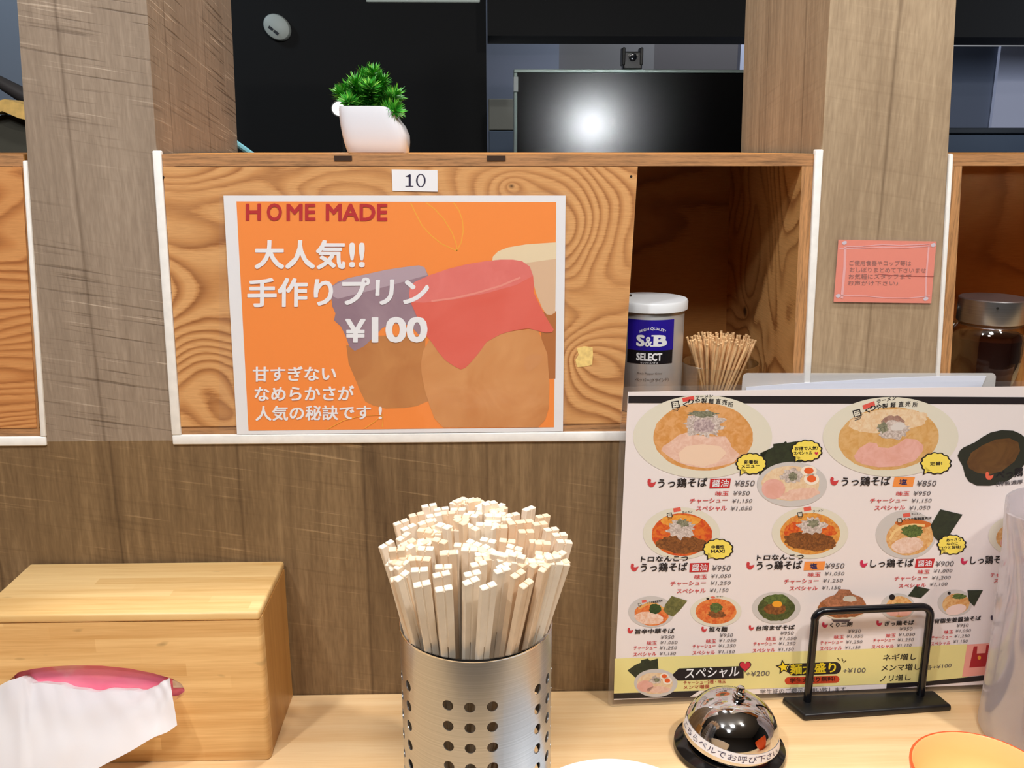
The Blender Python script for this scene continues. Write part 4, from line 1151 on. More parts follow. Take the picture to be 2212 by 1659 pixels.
# spice can
cx, cy, cr, h = .1545, .062, .0335, .1065
g = empty('spice_can', (cx, cy, FLOOR), 'silver spice can with a blue and black label and white lid inside the shelf box', 'can')
bm = nb(); lathe(bm, [(0, FLOOR + .0003), (cr - .001, FLOOR + .0003), (cr, FLOOR + .0015), (cr, FLOOR + h - .006), (cr - .0012, FLOOR + h - .004), (0, FLOOR + h - .004)], cx, cy, 64)
obj('body', bm, simple('tin_plate', (208, 208, 206), .33, .55), g, smooth=40)
bm = nb(); lathe(bm, [(cr + .0006, FLOOR + h - .009), (cr + .0028, FLOOR + h - .009), (cr + .0030, FLOOR + h - .002), (cr + .002, FLOOR + h), (cr - .002, FLOOR + h + .0005), (0, FLOOR + h - .0008)], cx, cy, 64)
obj('lid', bm, simple('milky_plastic_lid', (232, 236, 240), .35), g, smooth=40)
zA, zB, zC = on_y(1428, 691, .03).z, on_y(1428, 757, .03).z, on_y(1428, 786, .03).z
def cyl_pt(a, z, r):          # a: metres along the surface from the front line, left to right
    th = -PI / 2 + a / r
    return Vector((cx + r * math.cos(th), cy + r * math.sin(th), z))
def cyl_quad(bm, a0, a1, z0, z1, r, n=16):
    b = [bm.verts.new(cyl_pt(a0 + (a1 - a0) * i / n, z0, r)) for i in range(n + 1)]; t = [bm.verts.new(cyl_pt(a0 + (a1 - a0) * i / n, z1, r)) for i in range(n + 1)]
    for i in range(n):
        bm.faces.new((b[i], b[i + 1], t[i + 1], t[i]))
bm = nb(); cyl_quad(bm, -.026, .0200, zB, zA, cr + .0002); bl = obj('label', bm, simple('deep_blue_print', (38, 22, 148), .35), g)
bm = nb(); cyl_quad(bm, -.026, .0195, zC, zB - .0001, cr + .0002); obj('label', bm, simple('black_print', (22, 20, 24), .35), g)
verts, faces = [], []
def cyl_text(s, a0, a1, z0, z1, bold=.0, shear=0, arc=0.0):
    vs, fs = text_geo(s, bold, shear)
    k = len(verts)
    for u, v, zo in vs:
        a = a0 + (a1 - a0) * u
        verts.append(cyl_pt(a, z0 + (z1 - z0) * v - arc * (2 * u - 1) ** 2, cr + .0005 + zo))
    faces.extend([tuple(i + k for i in f) for f in fs])
zz = lambda y: on_y(1428, y, .03).z
cyl_text('HIGH QUALITY', -.0140, .0112, zz(713), zz(706), .015, 0, .0032)
cyl_text('S', -.0170, -.0090, zz(748), zz(723), .05); cyl_text('&', -.0088, -.0020, zz(748), zz(727), .02); cyl_text('B', -.0010, .0125, zz(748), zz(723), .06)
for (a0, a1, y0, y1) in ((-.0030, .0030, 726, 723), (-.0030, .0030, 748, 745)):       # slab serifs of the B
    k = len(verts)
    verts += [cyl_pt(a0, zz(y0), cr + .0005), cyl_pt(a1, zz(y0), cr + .0005), cyl_pt(a1, zz(y1), cr + .0005), cyl_pt(a0, zz(y1), cr + .0005)]; faces.append((k, k + 1, k + 2, k + 3))
cyl_text('SELECT', -.0165, .0080, zz(779), zz(762), .05); cyl_text('セレクトスパイス', -.0125, .0040, zz(785), zz(781), .01)
me = bpy.data.meshes.new('lettering'); me.from_pydata(verts, [], faces); o = finish('lettering', me, simple('label_white', (236, 236, 236), .4), g); o['label'] = 'white printed lettering'
verts, faces = [], []
cyl_text('ペッパー(グラインド)', -.0165, .0160, zz(825), zz(816), .005); cyl_text('Black Pepper Grind', -.0150, .0085, zz(809), zz(804))
me = bpy.data.meshes.new('lettering'); me.from_pydata(verts, [], faces); o = finish('lettering', me, simple('label_brown', (74, 56, 44), .5), g); o['label'] = 'small dark printed lettering'

# toothpicks in a glass
gx, gy, gr = .2255, .060, .0375
g = empty('toothpick_glass', (gx, gy, FLOOR), 'short clear glass of toothpicks beside the spice can in the shelf box', 'glass')
bm = nb(); zt = on_y(1560, 781, gy).z
lathe(bm, [(0, FLOOR + .0003), (gr - .001, FLOOR + .0003), (gr, FLOOR + .001), (gr, zt - .0006), (gr - .0006, zt), (gr - .0016, zt), (gr - .002, zt - .0008), (gr - .002, FLOOR + .0045), (0, FLOOR + .0045)], gx, gy, 64)
obj('tumbler', bm, M_glass, g, smooth=40)
pick = nb(); tube(pick, [(0, 0, 0), (0, 0, .008), (0, 0, .058), (0, 0, .0595), (0, 0, .0605), (0, 0, .0625), (0, 0, .0630)], .0011, 8, True, [.0003, .0011, .0014, .0010, .0010, .0014, .0013])
pme = bpy.data.meshes.new('toothpick'); pick.to_mesh(pme); pick.free()
pme.materials.append(simple('birch_pick', (232, 190, 138), .5, var=.07, scale=150))
for p in pme.polygons:
    p.use_smooth = True
NP = 92
for i in range(NP):
    r = math.sqrt((i + .5) / NP); a = i * 2.39996
    bx, by = r * .0135 * math.cos(a), r * .0135 * math.sin(a)
    a2 = a + .55
    tx, ty = r * .0335 * math.cos(a2) , r * .0300 * math.sin(a2)
    d = Vector((tx - bx, ty - by, 0)); L = .063
    d.z = math.sqrt(max(L * L - d.length_squared, 1e-6))
    o = bpy.data.objects.new('toothpick', pme); COL.objects.link(o)
    o.location = (gx + bx, gy + by, FLOOR + .0055 + random.uniform(0, .004))
    o.rotation_euler = d.to_track_quat('Z', 'Y').to_euler()
    tag(o, 'thin wooden toothpick standing in the short clear glass', 'toothpick', 'toothpicks in the clear glass')

# jar with steel lid in the box at the right edge, black tin behind it
jx, jy = .4865, .060
g = empty('sauce_jar', (jx, jy, FLOOR), 'glass jar of dark sauce with a brushed steel lid in the right-hand shelf box', 'jar')
zl0, zl1 = on_y(2146, 705, jy - .028).z, on_y(2146, 652, jy - .028).z
bm = nb(); lathe(bm, [(0, FLOOR + .0004), (.034, FLOOR + .0004), (.0365, FLOOR + .003), (.0365, zl0 - .012), (.0335, zl0 - .005), (.029, zl0 - .001), (.0275, zl0 - .001), (.032, zl0 - .006), (.0345, zl0 - .013), (.0345, FLOOR + .004), (0, FLOOR + .004)], jx, jy, 56)
obj('glass_body', bm, M_glass, g, smooth=45)
bm = nb(); zs = on_y(2146, 742, jy - .034).z; lathe(bm, [(0, FLOOR + .0045), (.0340, FLOOR + .0045), (.0340, zs), (0, zs)], jx, jy, 56)
obj('sauce', bm, simple('dark_sauce', (48, 16, 10), .2), g, smooth=40)
bm = nb(); lathe(bm, [(0, zl0), (.0300, zl0), (.0305, zl0 + .001), (.0305, zl1 - .001), (.0295, zl1), (0, zl1)], jx, jy, 64)
lid = obj('lid', bm, M_steel, g, smooth=40)
c = on_y(2155, 666, jy - .031); bm = nb(); lathe(bm, [(0, 0), (.0011, 0), (.0011, .0006), (0, .0006)], 0, 0, 12, M=Matrix.Translation((c.x, jy - .0306, c.z)) @ Matrix.Rotation(PI / 2, 4, 'X')); obj('pour_hole', bm, simple('hole_dark', (20, 18, 18), .6), lid)
bm = nb(); z1 = on_y(2070, 662, .10).z
lathe(bm, [(0, FLOOR + .0003), (.026, FLOOR + .0003), (.026, z1 - .03), (.024, z1 - .004), (.021, z1), (0, z1)], .4520, .118, 40)
tag(obj('shaker', bm, simple('black_plastic_gloss', (16, 15, 15), .2), origin=(.4520, .118, FLOOR), smooth=40), 'black shaker half hidden behind the steel-lidded jar', 'shaker')

# ================================================================== things on the counter
# bamboo tissue box
bx0, bx1, by0, by1, bh = -.4300, -.1935, -.1010, -.0030, .1440
M_bF = stripy('bamboo_front', 'xz', (244, 204, 142), (208, 156, 92), fa=3.2, fb=85, rough=.38, knots=.5, strip=.012, seed=1)
M_bT = stripy('bamboo_top', 'xy', (246, 212, 152), (218, 172, 106), fa=3.2, fb=95, rough=.38, knots=.4, strip=.012, seed=3)
M_bS = stripy('bamboo_side', 'zy', (204, 152, 86), (176, 124, 62), fa=5, fb=110, rough=.4, seed=5)
g = empty('tissue_box', ((bx0 + bx1) / 2, (by0 + by1) / 2, 0), 'bamboo tissue box standing on its side on the counter at the left', 'tissue box')
slot = [(22, 1468), (40, 1452), (70, 1445), (110, 1440), (160, 1437), (220, 1438), (280, 1444), (330, 1454), (372, 1466), (392, 1477), (399, 1490), (396, 1502), (380, 1512), (330, 1520), (260, 1526), (180, 1526), (100, 1518), (50, 1503), (26, 1487)]
# front board with the slot: a triangulated sheet given a thickness
bm = nb()
outer = [(bx0 + .002, .0006), (bx1 - .004, .0006), (bx1 - .004, bh - .0085), (bx0 + .002, bh - .0085)]
sl = [on_y(x, y, by0) for x, y in slot]
ov = [bm.verts.new((x, by0, z)) for x, z in outer]; iv = [bm.verts.new((p.x, by0, p.z)) for p in sl]
es = [bm.edges.new((ov[i], ov[(i + 1) % 4])) for i in range(4)] + [bm.edges.new((iv[i], iv[(i + 1) % len(iv)])) for i in range(len(iv))]
bmesh.ops.triangle_fill(bm, use_beauty=True, use_dissolve=False, edges=es)
for f in list(bm.faces):
    c = f.calc_center_median()
    ins = False
    for i in range(len(sl)):
        p, q = sl[i], sl[i - 1]
        if (p.z > c.z) != (q.z > c.z) and c.x < (q.x - p.x) * (c.z - p.z) / (q.z - p.z) + p.x:
            ins = not ins
    if ins:
        bm.faces.remove(f)
bmesh.ops.recalc_face_normals(bm, faces=bm.faces[:])
r_ = bmesh.ops.extrude_face_region(bm, geom=bm.faces[:])
bmesh.ops.translate(bm, vec=(0, .007, 0), verts=[v for v in r_['geom'] if isinstance(v, bmesh.types.BMVert)])
obj('front_board', bm, M_bF, g)
# rounded corner post along the right front edge, top, end and back boards
bm = nb(); prof_ = [(bx1 - .0040, by0), (bx1 - .0030, by0 + .0002), (bx1 - .0014, by0 + .0012), (bx1 - .0004, by0 + .0030), (bx1, by0 + .0058), (bx1, by0 + .011), (bx1 - .004, by0 + .011)]
lo = [bm.verts.new((x, y, .0006)) for x, y in prof_]; hi = [bm.verts.new((x, y, bh - .0085)) for x, y in prof_]
for i in range(len(lo)):
    bm.faces.new((lo[i], lo[(i + 1) % len(lo)], hi[(i + 1) % len(lo)], hi[i]))
bm.faces.new(lo[::-1]); bm.faces.new(hi)
obj('corner_strip', bm, M_bF, g, smooth=40)
bm = nb(); box(bm, bx0, bx1, by0 - .0012, by1, bh - .0082, bh, .0026, 3); obj('top_board', bm, M_bT, g, smooth=40)
bm = nb(); box(bm, bx1 - .0075, bx1 - .0002, by0 + .0114, by1, .0006, bh - .0085, .0006); obj('end_board', bm, M_bS, g)
bm = nb(); box(bm, bx0, bx0 + .0075, by0 + .0075, by1, .0006, bh - .0085, .0006); obj('end_board', bm, M_bS, g)
bm = nb(); box(bm, bx0 + .0078, bx1 - .0078, by1 - .007, by1 - .0002, .0006, bh - .0085); obj('back_board', bm, M_bF, g)
# soft pack of tissues inside, one tissue pulled out
g = empty('tissue_pack', (-.33, -.05, .01), 'pink soft pack of tissues in the bamboo box with one white tissue pulled out', 'tissues')
bm = nb(); box(bm, -.420, bx1 - .012, by0 + .0095, by1 - .012, .006, .118, .012, 4)
for v in bm.verts:
    v.co.y += .0016 * math.sin(v.co.x * 190 + v.co.z * 60)
t = NT('pink_film'); t.base(t.ramp(t.noise(t.n('TexCoord').outputs['Object'], 22, 3), [(.35, (250, 120, 150)), (.55, (255, 140, 164)), (.68, (255, 196, 204))]), .25)
obj('packaging', bm, t.m, g, smooth=50)
bm = nb(); a = on_y(369, 1474, by0 + .004); b = on_y(397, 1491, by0 + .004); box(bm, a.x, b.x, by0 + .0076, by0 + .0094, b.z, a.z, .0006)
obj('seal_tab', bm, ink((242, 226, 206)), g)
top = [(-120, 1520), (-40, 1494), (0, 1478), (45, 1462), (70, 1474), (110, 1476), (150, 1486), (200, 1493), (250, 1491), (300, 1493), (335, 1484), (352, 1473), (366, 1464)]
bot = [(-120, 1900), (-40, 1840), (0, 1800), (45, 1764), (70, 1744), (110, 1718), (150, 1694), (200, 1667), (250, 1640), (300, 1612), (335, 1593), (360, 1581), (383, 1567)]
bm = nb(); NT_, NS_ = 26, 96
grid = []
def interp(arr, s):
    f = s * (len(arr) - 1); i = min(int(f), len(arr) - 2); f -= i
    return arr[i][0] * (1 - f) + arr[i + 1][0] * f, arr[i][1] * (1 - f) + arr[i + 1][1] * f
for j in range(NT_ + 1):
    t_ = j / NT_
    row = []
    for i in range(NS_ + 1):
        s = i / NS_
        x0, y0 = interp(top, s); x1, y1 = interp(bot, s)
        P = on_y(x0, y0, by0 - .0008)
        yb = by0 - (.060 * (1 - s) + .022 * s)
        Q = on_y(x1, y1, yb)
        p = P.lerp(Q, t_)
        p.z += .010 * math.sin(PI * t_) * (1 - .6 * s)                      # billow
        wv = .0009 * math.sin(30 * s + 9 * t_) * (1 - .75 * t_) + .0008 * math.sin(71 * s - 9 * t_) * (1 - t_) ** 2 + .0022 * noise.noise(Vector((s * 9, t_ * 3, 1.7))) * min(1, t_ * 3)
        p += Vector((0, -.6, .8)) * wv
        p.z = max(p.z, .0012)
        if p.y > by0 - .0006:
            p.y = by0 - .0006
        row.append(bm.verts.new(p))
    grid.append(row)
for a, b in zip(grid[:-1], grid[1:]):
    for i in range(NS_):
        bm.faces.new((a[i], a[i + 1], b[i + 1], b[i]))
# the part still inside the slot
last = grid[0]
inn = [bm.verts.new((v.co.x, by0 + .0085, v.co.z - .004)) for v in last]
i0 = 24
for i in range(i0, NS_ - 5):
    bm.faces.new((last[i], last[i + 1], inn[i + 1], inn[i]))
for v in [v for v in inn if not v.link_faces]:
    bm.verts.remove(v)
t = NT('tissue_paper'); t.base((240, 241, 248), .8)
tl = t.n('BsdfTranslucent', {0: (.9, .9, .95, 1)}); mx = t.n('MixShader', {0: .22, 1: t.bsdf.outputs[0], 2: tl.outputs[0]}); t.t.links.new(mx.outputs[0], t.out.inputs[0])
o = obj('tissue', bm, t.m, g, smooth=60); o['label'] = 'white tissue hanging out of the slot'

# perforated steel cup
ux, uy, ur, uh = -.0105, -.188, .0565, .1805
g = empty('chopstick_cup', (ux, uy, 0), 'round perforated stainless steel cup full of chopsticks on the counter', 'cup')
bm = nb(); vc = {}
def cv_(th, z):
    k = (round(th * 1e4) % round(2 * PI * 1e4), round(z * 1e5))
    if k not in vc:
        vc[k] = bm.verts.new((ux + ur * math.cos(th), uy + ur * math.sin(th), z))
    return vc[k]
d2 = math.radians
edges_t = []          # column borders around the circumference: 5 groups of three perforated columns
c0 = -90 - 4
for gidx in range(5):
    a = c0 + 72 * gidx
    edges_t += [(a - 24, a - 8, 1), (a - 8, a + 8, 1), (a + 8, a + 24, 1)]
    lo_ = a + 24
    for k in range(3):
        edges_t.append((lo_ + 8 * k, lo_ + 8 * (k + 1), 0))
zr = [.0005, .008, .022] + [.022 + .0163 * k for k in range(1, 9)]
zr += [.162, .173, uh]
hole_rows = set(range(2, 10))
HR = .0040
for (ta, tb, perf) in edges_t:
    for r in range(len(zr) - 1):
        z0, z1 = zr[r], zr[r + 1]
        sub = 3
        if perf and r in hole_rows:
            tm, zm = (ta + tb) / 2, (z0 + z1) / 2
            hw, hz = d2(tb - ta) * ur / 2, (z1 - z0) / 2
            outer_ = []
            for k in range(16):
                a = 2 * PI * k / 16
                m = max(abs(math.cos(a)) / hw, abs(math.sin(a)) / hz)
                outer_.append((math.cos(a) / m, math.sin(a) / m))
            # keep the square's corners exactly
            for k, (sx_, sz_) in zip((2, 6, 10, 14), ((1, 1), (-1, 1), (-1, -1), (1, -1))):
                outer_[k] = (sx_ * hw, sz_ * hz)
            O_ = [cv_(d2(tm) + x / ur, zm + z) for x, z in outer_]
            I_ = [cv_(d2(tm) + HR * math.cos(2 * PI * k / 16) / ur, zm + HR * math.sin(2 * PI * k / 16)) for k in range(16)]
            for k in range(16):
                try:
                    bm.faces.new((O_[k], O_[(k + 1) % 16], I_[(k + 1) % 16], I_[k]))
                except ValueError:
                    pass
        else:
            for k in range(sub):
                a, b = ta + (tb - ta) * k / sub, ta + (tb - ta) * (k + 1) / sub
                bm.faces.new((cv_(d2(a), z0), cv_(d2(b), z0), cv_(d2(b), z1), cv_(d2(a), z1)))
bmesh.ops.remove_doubles(bm, verts=bm.verts[:], dist=.00012)
bmesh.ops.recalc_face_normals(bm, faces=bm.faces[:])
me = bpy.data.meshes.new('wall'); bm.to_mesh(me); bm.free()
tmp = bpy.data.objects.new('tmp', me); COL.objects.link(tmp)
so = tmp.modifiers.new('thickness', 'SOLIDIFY'); so.thickness = .0008; so.offset = -1
me2 = bpy.data.meshes.new_from_object(tmp.evaluated_get(bpy.context.evaluated_depsgraph_get()))
bpy.data.objects.remove(tmp); bpy.data.meshes.remove(me)
wl = finish('cup_wall', me2, M_steel, g, smooth=30)
bm = nb(); lathe(bm, [(ur - .0012, uh - .0016), (ur + .0001, uh - .0014), (ur + .0005, uh), (ur, uh + .0009), (ur - .0010, uh + .0009), (ur - .0016, uh), (ur - .0012, uh - .0016)], ux, uy, 96)
obj('rolled_rim', bm, simple('polished_steel', (206, 206, 208), .13, 1.0), g, smooth=60)
bm = nb(); lathe(bm, [(0, .0012), (ur - .001, .0012), (ur - .001, .0024), (0, .0024)], ux, uy, 64); obj('base_plate', bm, M_steel, g)

# chopsticks: joined pairs, thick ends up
cols = [simple('aspen_stick', (243, 224, 200), .6, var=.025, scale=90), simple('aspen_stick_warm', (241, 214, 182), .6, var=.03, scale=90), simple('aspen_stick_pale', (244, 230, 210), .6, var=.02, scale=90)]
protos = []
for v_ in range(3):
    bm = nb()
    L = .251
    for s in (-1, 1):
        a0, a1 = (.0001, .0023) if s > 0 else (-.0023, -.0001)
        b0, b1 = (.00035, .0058) if s > 0 else (-.0058, -.00035)
        ht, hb = .0025, .00105
        hexa(bm, [(a0, -hb, 0), (a1, -hb, 0), (a1, hb, 0), (a0, hb, 0), (b0, -ht, L), (b1, -ht, L), (b1, ht, L), (b0, ht, L)], .0005, 1)
    box(bm, -.0006, .0006, -.0019, .0019, L - .055, L - .0022)       # the uncut web between the two sticks
    me = bpy.data.meshes.new('chopstick_pair'); bmesh.ops.recalc_face_normals(bm, faces=bm.faces[:]); bm.to_mesh(me); bm.free()
    me.materials.append(cols[v_]); protos.append(me)
place = []
px_, py_ = .0125, .0058
R_top = .0630
for r in range(-12, 13):
    offx = random.uniform(-.5, .5) * px_
    for c in range(-6, 7):
        x, y = c * px_ + offx, r * py_
        rho = math.hypot(x / R_top, y / R_top)
        if rho > 1.0:
            continue
        place.append((x, y, rho))
random.shuffle(place)
place = [p for p in place if not (random.random() < .05)]
for i, (x, y, rho) in enumerate(place):
    sw = math.radians(80) * (rho - .5) + math.radians(28) * math.sin(3 * math.atan2(y, x))
    ca, sa = math.cos(sw), math.sin(sw)
    tx, ty = x * ca - y * sa, x * sa + y * ca
    tx += random.uniform(-.0006, .0006); ty += random.uniform(-.0004, .0004)
    tw = math.radians(-18)
    k = .40
    bx_, by_ = k * (tx * math.cos(tw) - ty * math.sin(tw)), k * (tx * math.sin(tw) + ty * math.cos(tw))
    tx = tx * 1.06 - .0005; ty -= .0105; bx_ -= .004; by_ += .026
    fr_ = .735; rx_, ry_ = bx_ + fr_ * (tx - bx_), by_ + fr_ * (ty - by_); rr_ = math.hypot(rx_, ry_)
    if rr_ > .0505:                      # keep every pair inside the rim
        kk = (rr_ - .0505) / rr_ / (1 - fr_); bx_ -= rx_ * kk; by_ -= ry_ * kk
    d = Vector((tx - bx_, ty - by_, 0)); L = .251
    d.z = math.sqrt(L * L - d.length_squared)
    dn = d.normalized()
    ax = Vector((ca, sa, 0)); ax.rotate(Matrix.Rotation(random.uniform(-.16, .16), 3, 'Z'))
    ax = (ax - dn * ax.dot(dn)).normalized(); ay = dn.cross(ax)
    z0 = .0026 + abs(random.gauss(0, .0020)) + (.005 if random.random() < .12 else 0) + (.006 * (1 - rho) if ty > -.01 else 0)
    M = Matrix((( ax.x, ay.x, dn.x, ux + bx_), (ax.y, ay.y, dn.y, uy + by_), (ax.z, ay.z, dn.z, z0), (0, 0, 0, 1)))
    o = bpy.data.objects.new('chopstick_pair', protos[i % 3]); COL.objects.link(o)
    o.matrix_world = M
    tag(o, 'joined pair of plain wooden chopsticks standing in the perforated steel cup', 'chopsticks', 'wooden chopstick pairs in the steel cup')

# call bell
ex, ey = .2125, -.0970
g = empty('call_bell', (ex, ey, 0), 'chrome counter call bell with a white sticker band on a black base', 'bell')
bm = nb(); lathe(bm, [(0, .0004), (.0475, .0004), (.0490, .002), (.0485, .006), (.043, .0095), (.037, .012), (0, .012)], ex, ey, 72)
obj('base', bm, simple('black_enamel', (14, 14, 16), .12), g, smooth=40)
TILT = Matrix.Translation((ex, ey, .012)) @ Matrix.Rotation(math.radians(7), 4, 'Y') @ Matrix.Rotation(math.radians(3), 4, 'X') @ Matrix.Translation((-ex, -ey, -.012))
dome = [(.0372, .0135), (.0388, .0138), (.0394, .0150), (.0393, .0185), (.0385, .0240), (.0372, .0290), (.0352, .0342), (.0322, .0395), (.0285, .0440), (.0240, .0478), (.0190, .0507), (.0135, .0527), (.0075, .0539), (.0030, .0543), (0, .0544)]
dome = [(r * 1.075, z) for r, z in dome]
bm = nb(); lathe(bm, dome, ex, ey, 96, M=TILT); dm = obj('dome', bm, M_chrome, g, smooth=60)
bm = nb(); lathe(bm, [(.0058, .0541), (.0058, .0560), (.0048, .0566), (.0048, .0575), (.0056, .0582), (.0056, .0600), (.0044, .0606), (.0036, .0620), (.0036, .0640), (.0028, .0652), (0, .0656)], ex, ey, 32, M=TILT); obj('push_button', bm, M_chrome, g, smooth=40)
def dome_pt(th, f, off=.0003):
    a, b = (.04225, .0190), (.04055, .0275)
    r = a[0] + (b[0] - a[0]) * f + off; z = a[1] + (b[1] - a[1]) * f
    return TILT @ Vector((ex + r * math.cos(th), ey + r * math.sin(th), z))
TH0, TH1 = math.radians(-188), math.radians(-22)
bm = nb(); nn = 60
lo = [bm.verts.new(dome_pt(TH0 + (TH1 - TH0) * i / nn, 0)) for i in range(nn + 1)]; hi = [bm.verts.new(dome_pt(TH0 + (TH1 - TH0) * i / nn, 1)) for i in range(nn + 1)]
for i in range(nn):
    bm.faces.new((lo[i], lo[i + 1], hi[i + 1], hi[i]))
st = obj('sticker_band', bm, simple('white_tape', (240, 238, 242), .45), dm, smooth=60)
vs, fs = text_geo('こちらベルでお呼び下さい。')
T0, T1 = math.radians(-181), math.radians(-33)
me = bpy.data.meshes.new('lettering'); me.from_pydata([dome_pt(T0 + (T1 - T0) * u, .16 + .66 * v, .0006) for u, v, _ in vs], [], fs)
o = finish('lettering', me, ink((66, 54, 84)), dm)
o['label'] = 'dark printed lettering around the band'

# black wire sign stand
g = empty('sign_stand', (.36, -.033, 0), 'empty black wire sign stand with a flat black base in front of the ramen menu', 'stand')
LB, RB, RF, LF = Vector((.2810, -.0270, 0)), Vector((.4340, -.0200, 0)), Vector((.4400, -.0455, 0)), Vector((.2930, -.0580, 0))
bm = nb()
def inset(p, c, k): return c + (p - c) * k
cc = (LB + RB + RF + LF) / 4
hexa(bm, [LF + Vector((0, 0, .0004)), RF + Vector((0, 0, .0004)), RB + Vector((0, 0, .0004)), LB + Vector((0, 0, .0004))] + [inset(p, cc, .985) + Vector((0, 0, .0072)) for p in (LF, RF, RB, LB)], .0022, 3)
obj('base', bm, simple('black_powder_coat', (20, 20, 21), .38, var=.2, scale=160), g, smooth=40)
pL, pR = Vector((.3035, -.0350, .0065)), Vector((.4165, -.0280, .0065))
hz = .1015
pts = [pL]
rad = .010
dv = (pR - pL).normalized()
pts.append(pL + Vector((.0005, 0, hz - rad - .0065)))
for k in range(1, 8):
    a = PI / 2 * k / 8
    pts.append(pL + Vector((0, 0, hz - .0065)) + dv * (rad * (1 - math.cos(a))) - Vector((0, 0, rad * (1 - math.sin(a)))))
pts.append(pL + Vector((0, 0, hz - .0065)) + dv * rad)
pts.append(pR + Vector((0, 0, hz - .0065)) - dv * rad)
for k in range(1, 8):
    a = PI / 2 * k / 8
    pts.append(pR + Vector((0, 0, hz - .0065)) - dv * (rad * (1 - math.sin(a))) - Vector((0, 0, rad * (1 - math.cos(a)))))
pts += [pR + Vector((0, 0, hz - rad - .0065)), pR]
bm = nb(); tube(bm, pts, .0037, 14); obj('wire_loop', bm, simple('black_wire_gloss', (14, 15, 20), .18), g, smooth=60)

# clear plastic water pitcher at the right edge
qx, qy = .5080, -.0900
g = empty('water_pitcher', (qx, qy, 0), 'cloudy clear plastic water pitcher with a pouring spout at the right edge', 'pitcher')
t = NT('frosted_clear_plastic')
tr = t.n('BsdfTransparent', {0: (.93, .92, .96, 1)}); gl = t.n('BsdfGlossy', {'Color': (1, 1, 1, 1), 'Roughness': .08}); df = t.n('BsdfTranslucent', {0: (.95, .93, .98, 1)}); dd = t.n('BsdfDiffuse', {0: (.93, .91, .96, 1)})
m0 = t.n('MixShader', {0: .5, 1: df.outputs[0], 2: dd.outputs[0]})
lw = t.n('LayerWeight', {0: .4})
m1 = t.n('MixShader', {0: t.math('MULTIPLY_ADD', lw.outputs[1], .5, .20), 1: tr.outputs[0], 2: m0.outputs[0]}); m2 = t.n('MixShader', {0: t.math('MULTIPLY_ADD', lw.outputs[1], .3, .05), 1: m1.outputs[0], 2: gl.outputs[0]})
t.t.links.new(m2.outputs[0], t.out.inputs[0])
bm = nb(); NN = 64; rings = []
for z, r in ((.0006, .050), (.002, .0575), (.006, .0600), (.03, .0592), (.08, .0585), (.14, .0590), (.18, .0600), (.195, .0610), (.212, .0620), (.2215, .0622), (.2218, .0600), (.212, .0598), (.14, .0565), (.05, .0565), (.008, .0570), (.007, 0)):
    if r == 0:
        rings.append([bm.verts.new((qx, qy, z))]); continue
    rg = []
    for i in range(NN):
        a = 2 * PI * i / NN
        k = 1.0
        lift = 0
        if z > .15:
            dd_ = abs(((a - math.radians(188) + PI) % (2 * PI)) - PI)
            e = max(0, 1 - dd_ / .42) ** 1.4 * min(1, (z - .15) / .08)
            k += .26 * e; lift = .003 * e
        rg.append(bm.verts.new((qx + r * k * math.cos(a), qy + r * k * math.sin(a), z + lift)))
    rings.append(rg)
bm.faces.new(rings[0][::-1])
for a, b in zip(rings[:-1], rings[1:]):
    for i in range(NN):
        j = (i + 1) % NN
        bm.faces.new((a[i], a[j], b[0]) if len(b) == 1 else (a[i], a[j], b[j], b[i]))
obj('vessel', bm, t.m, g, smooth=50)
bm = nb(); hx = qx + .058
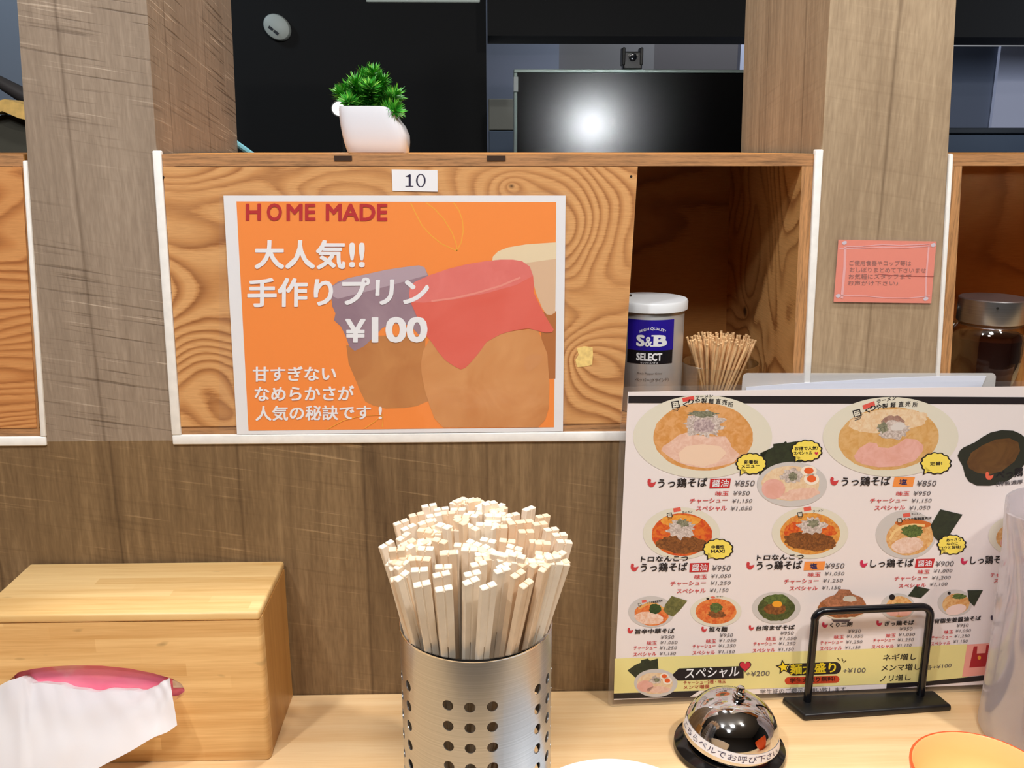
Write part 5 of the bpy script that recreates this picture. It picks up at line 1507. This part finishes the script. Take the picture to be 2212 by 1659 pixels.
tube(bm, [(hx, qy, .20), (hx + .03, qy, .20), (hx + .045, qy, .185), (hx + .045, qy, .09), (hx + .03, qy, .07), (hx, qy, .07)], .008, 12); obj('handle', bm, t.m, g, smooth=60)
t = NT('water'); tr = t.n('BsdfTransparent', {0: (.93, .94, .97, 1)}); gl = t.n('BsdfGlossy', {'Roughness': .05}); m1 = t.n('MixShader', {0: .08, 1: tr.outputs[0], 2: gl.outputs[0]}); t.t.links.new(m1.outputs[0], t.out.inputs[0])
bm = nb(); lathe(bm, [(0, .0085), (.0555, .0085), (.0560, .07), (0, .07)], qx, qy, 56); obj('water', bm, t.m, g, smooth=40)

# orange bowl in the corner, white bowl at the bottom edge
t = NT('orange_melamine')
geo = t.xyz()
t.base((236, 92, 36), .22)
MO = t.m
ox, oy, oz, orr = .3740, -.2130, .0600, .0520
g = empty('orange_bowl', (ox, oy, 0), 'small orange bowl with red-orange rim in the bottom right corner', 'bowl')
RT_ = Matrix.Translation((ox, oy, oz)) @ Matrix.Rotation(math.radians(0), 4, 'Y') @ Matrix.Translation((-ox, -oy, -oz))
bm = nb(); lathe(bm, [(0, .0006), (.026, .0006), (.027, .002), (.026, .006), (.034, .012), (.044, .028), (.0495, .045), (.0520, oz - .001), (.0520, oz + .0006), (.0500, oz + .0010)], ox, oy, 72)
obj('outside', bm, MO, g, smooth=50)
bm = nb(); lathe(bm, [(.0500, oz + .0010), (.0492, oz), (.0472, .045), (.0415, .0285), (.031, .014), (.020, .009), (0, .008)], ox, oy, 72)
obj('inside', bm, simple('orange_inner_glow', (252, 208, 140), .2), g, smooth=50)  # paler colour stands in for light glowing through the orange wall
P = on_z(1308, 1639, .062)
wx, wy, wr = P.x, P.y - .0715, .0715
g = empty('white_bowl', (wx, wy, 0), 'white bowl whose rim just shows at the bottom edge of the view', 'bowl')
bm = nb(); lathe(bm, [(0, .0006), (.030, .0006), (.031, .004), (.040, .010), (.056, .026), (.066, .045), (wr - .0006, .0605), (wr, .062), (wr - .001, .0628), (wr - .0025, .062), (.0635, .045), (.053, .028), (.036, .014), (0, .011)], wx, wy, 88)
obj('bowl_body', bm, simple('white_porcelain', (236, 238, 240), .12), g, smooth=50)
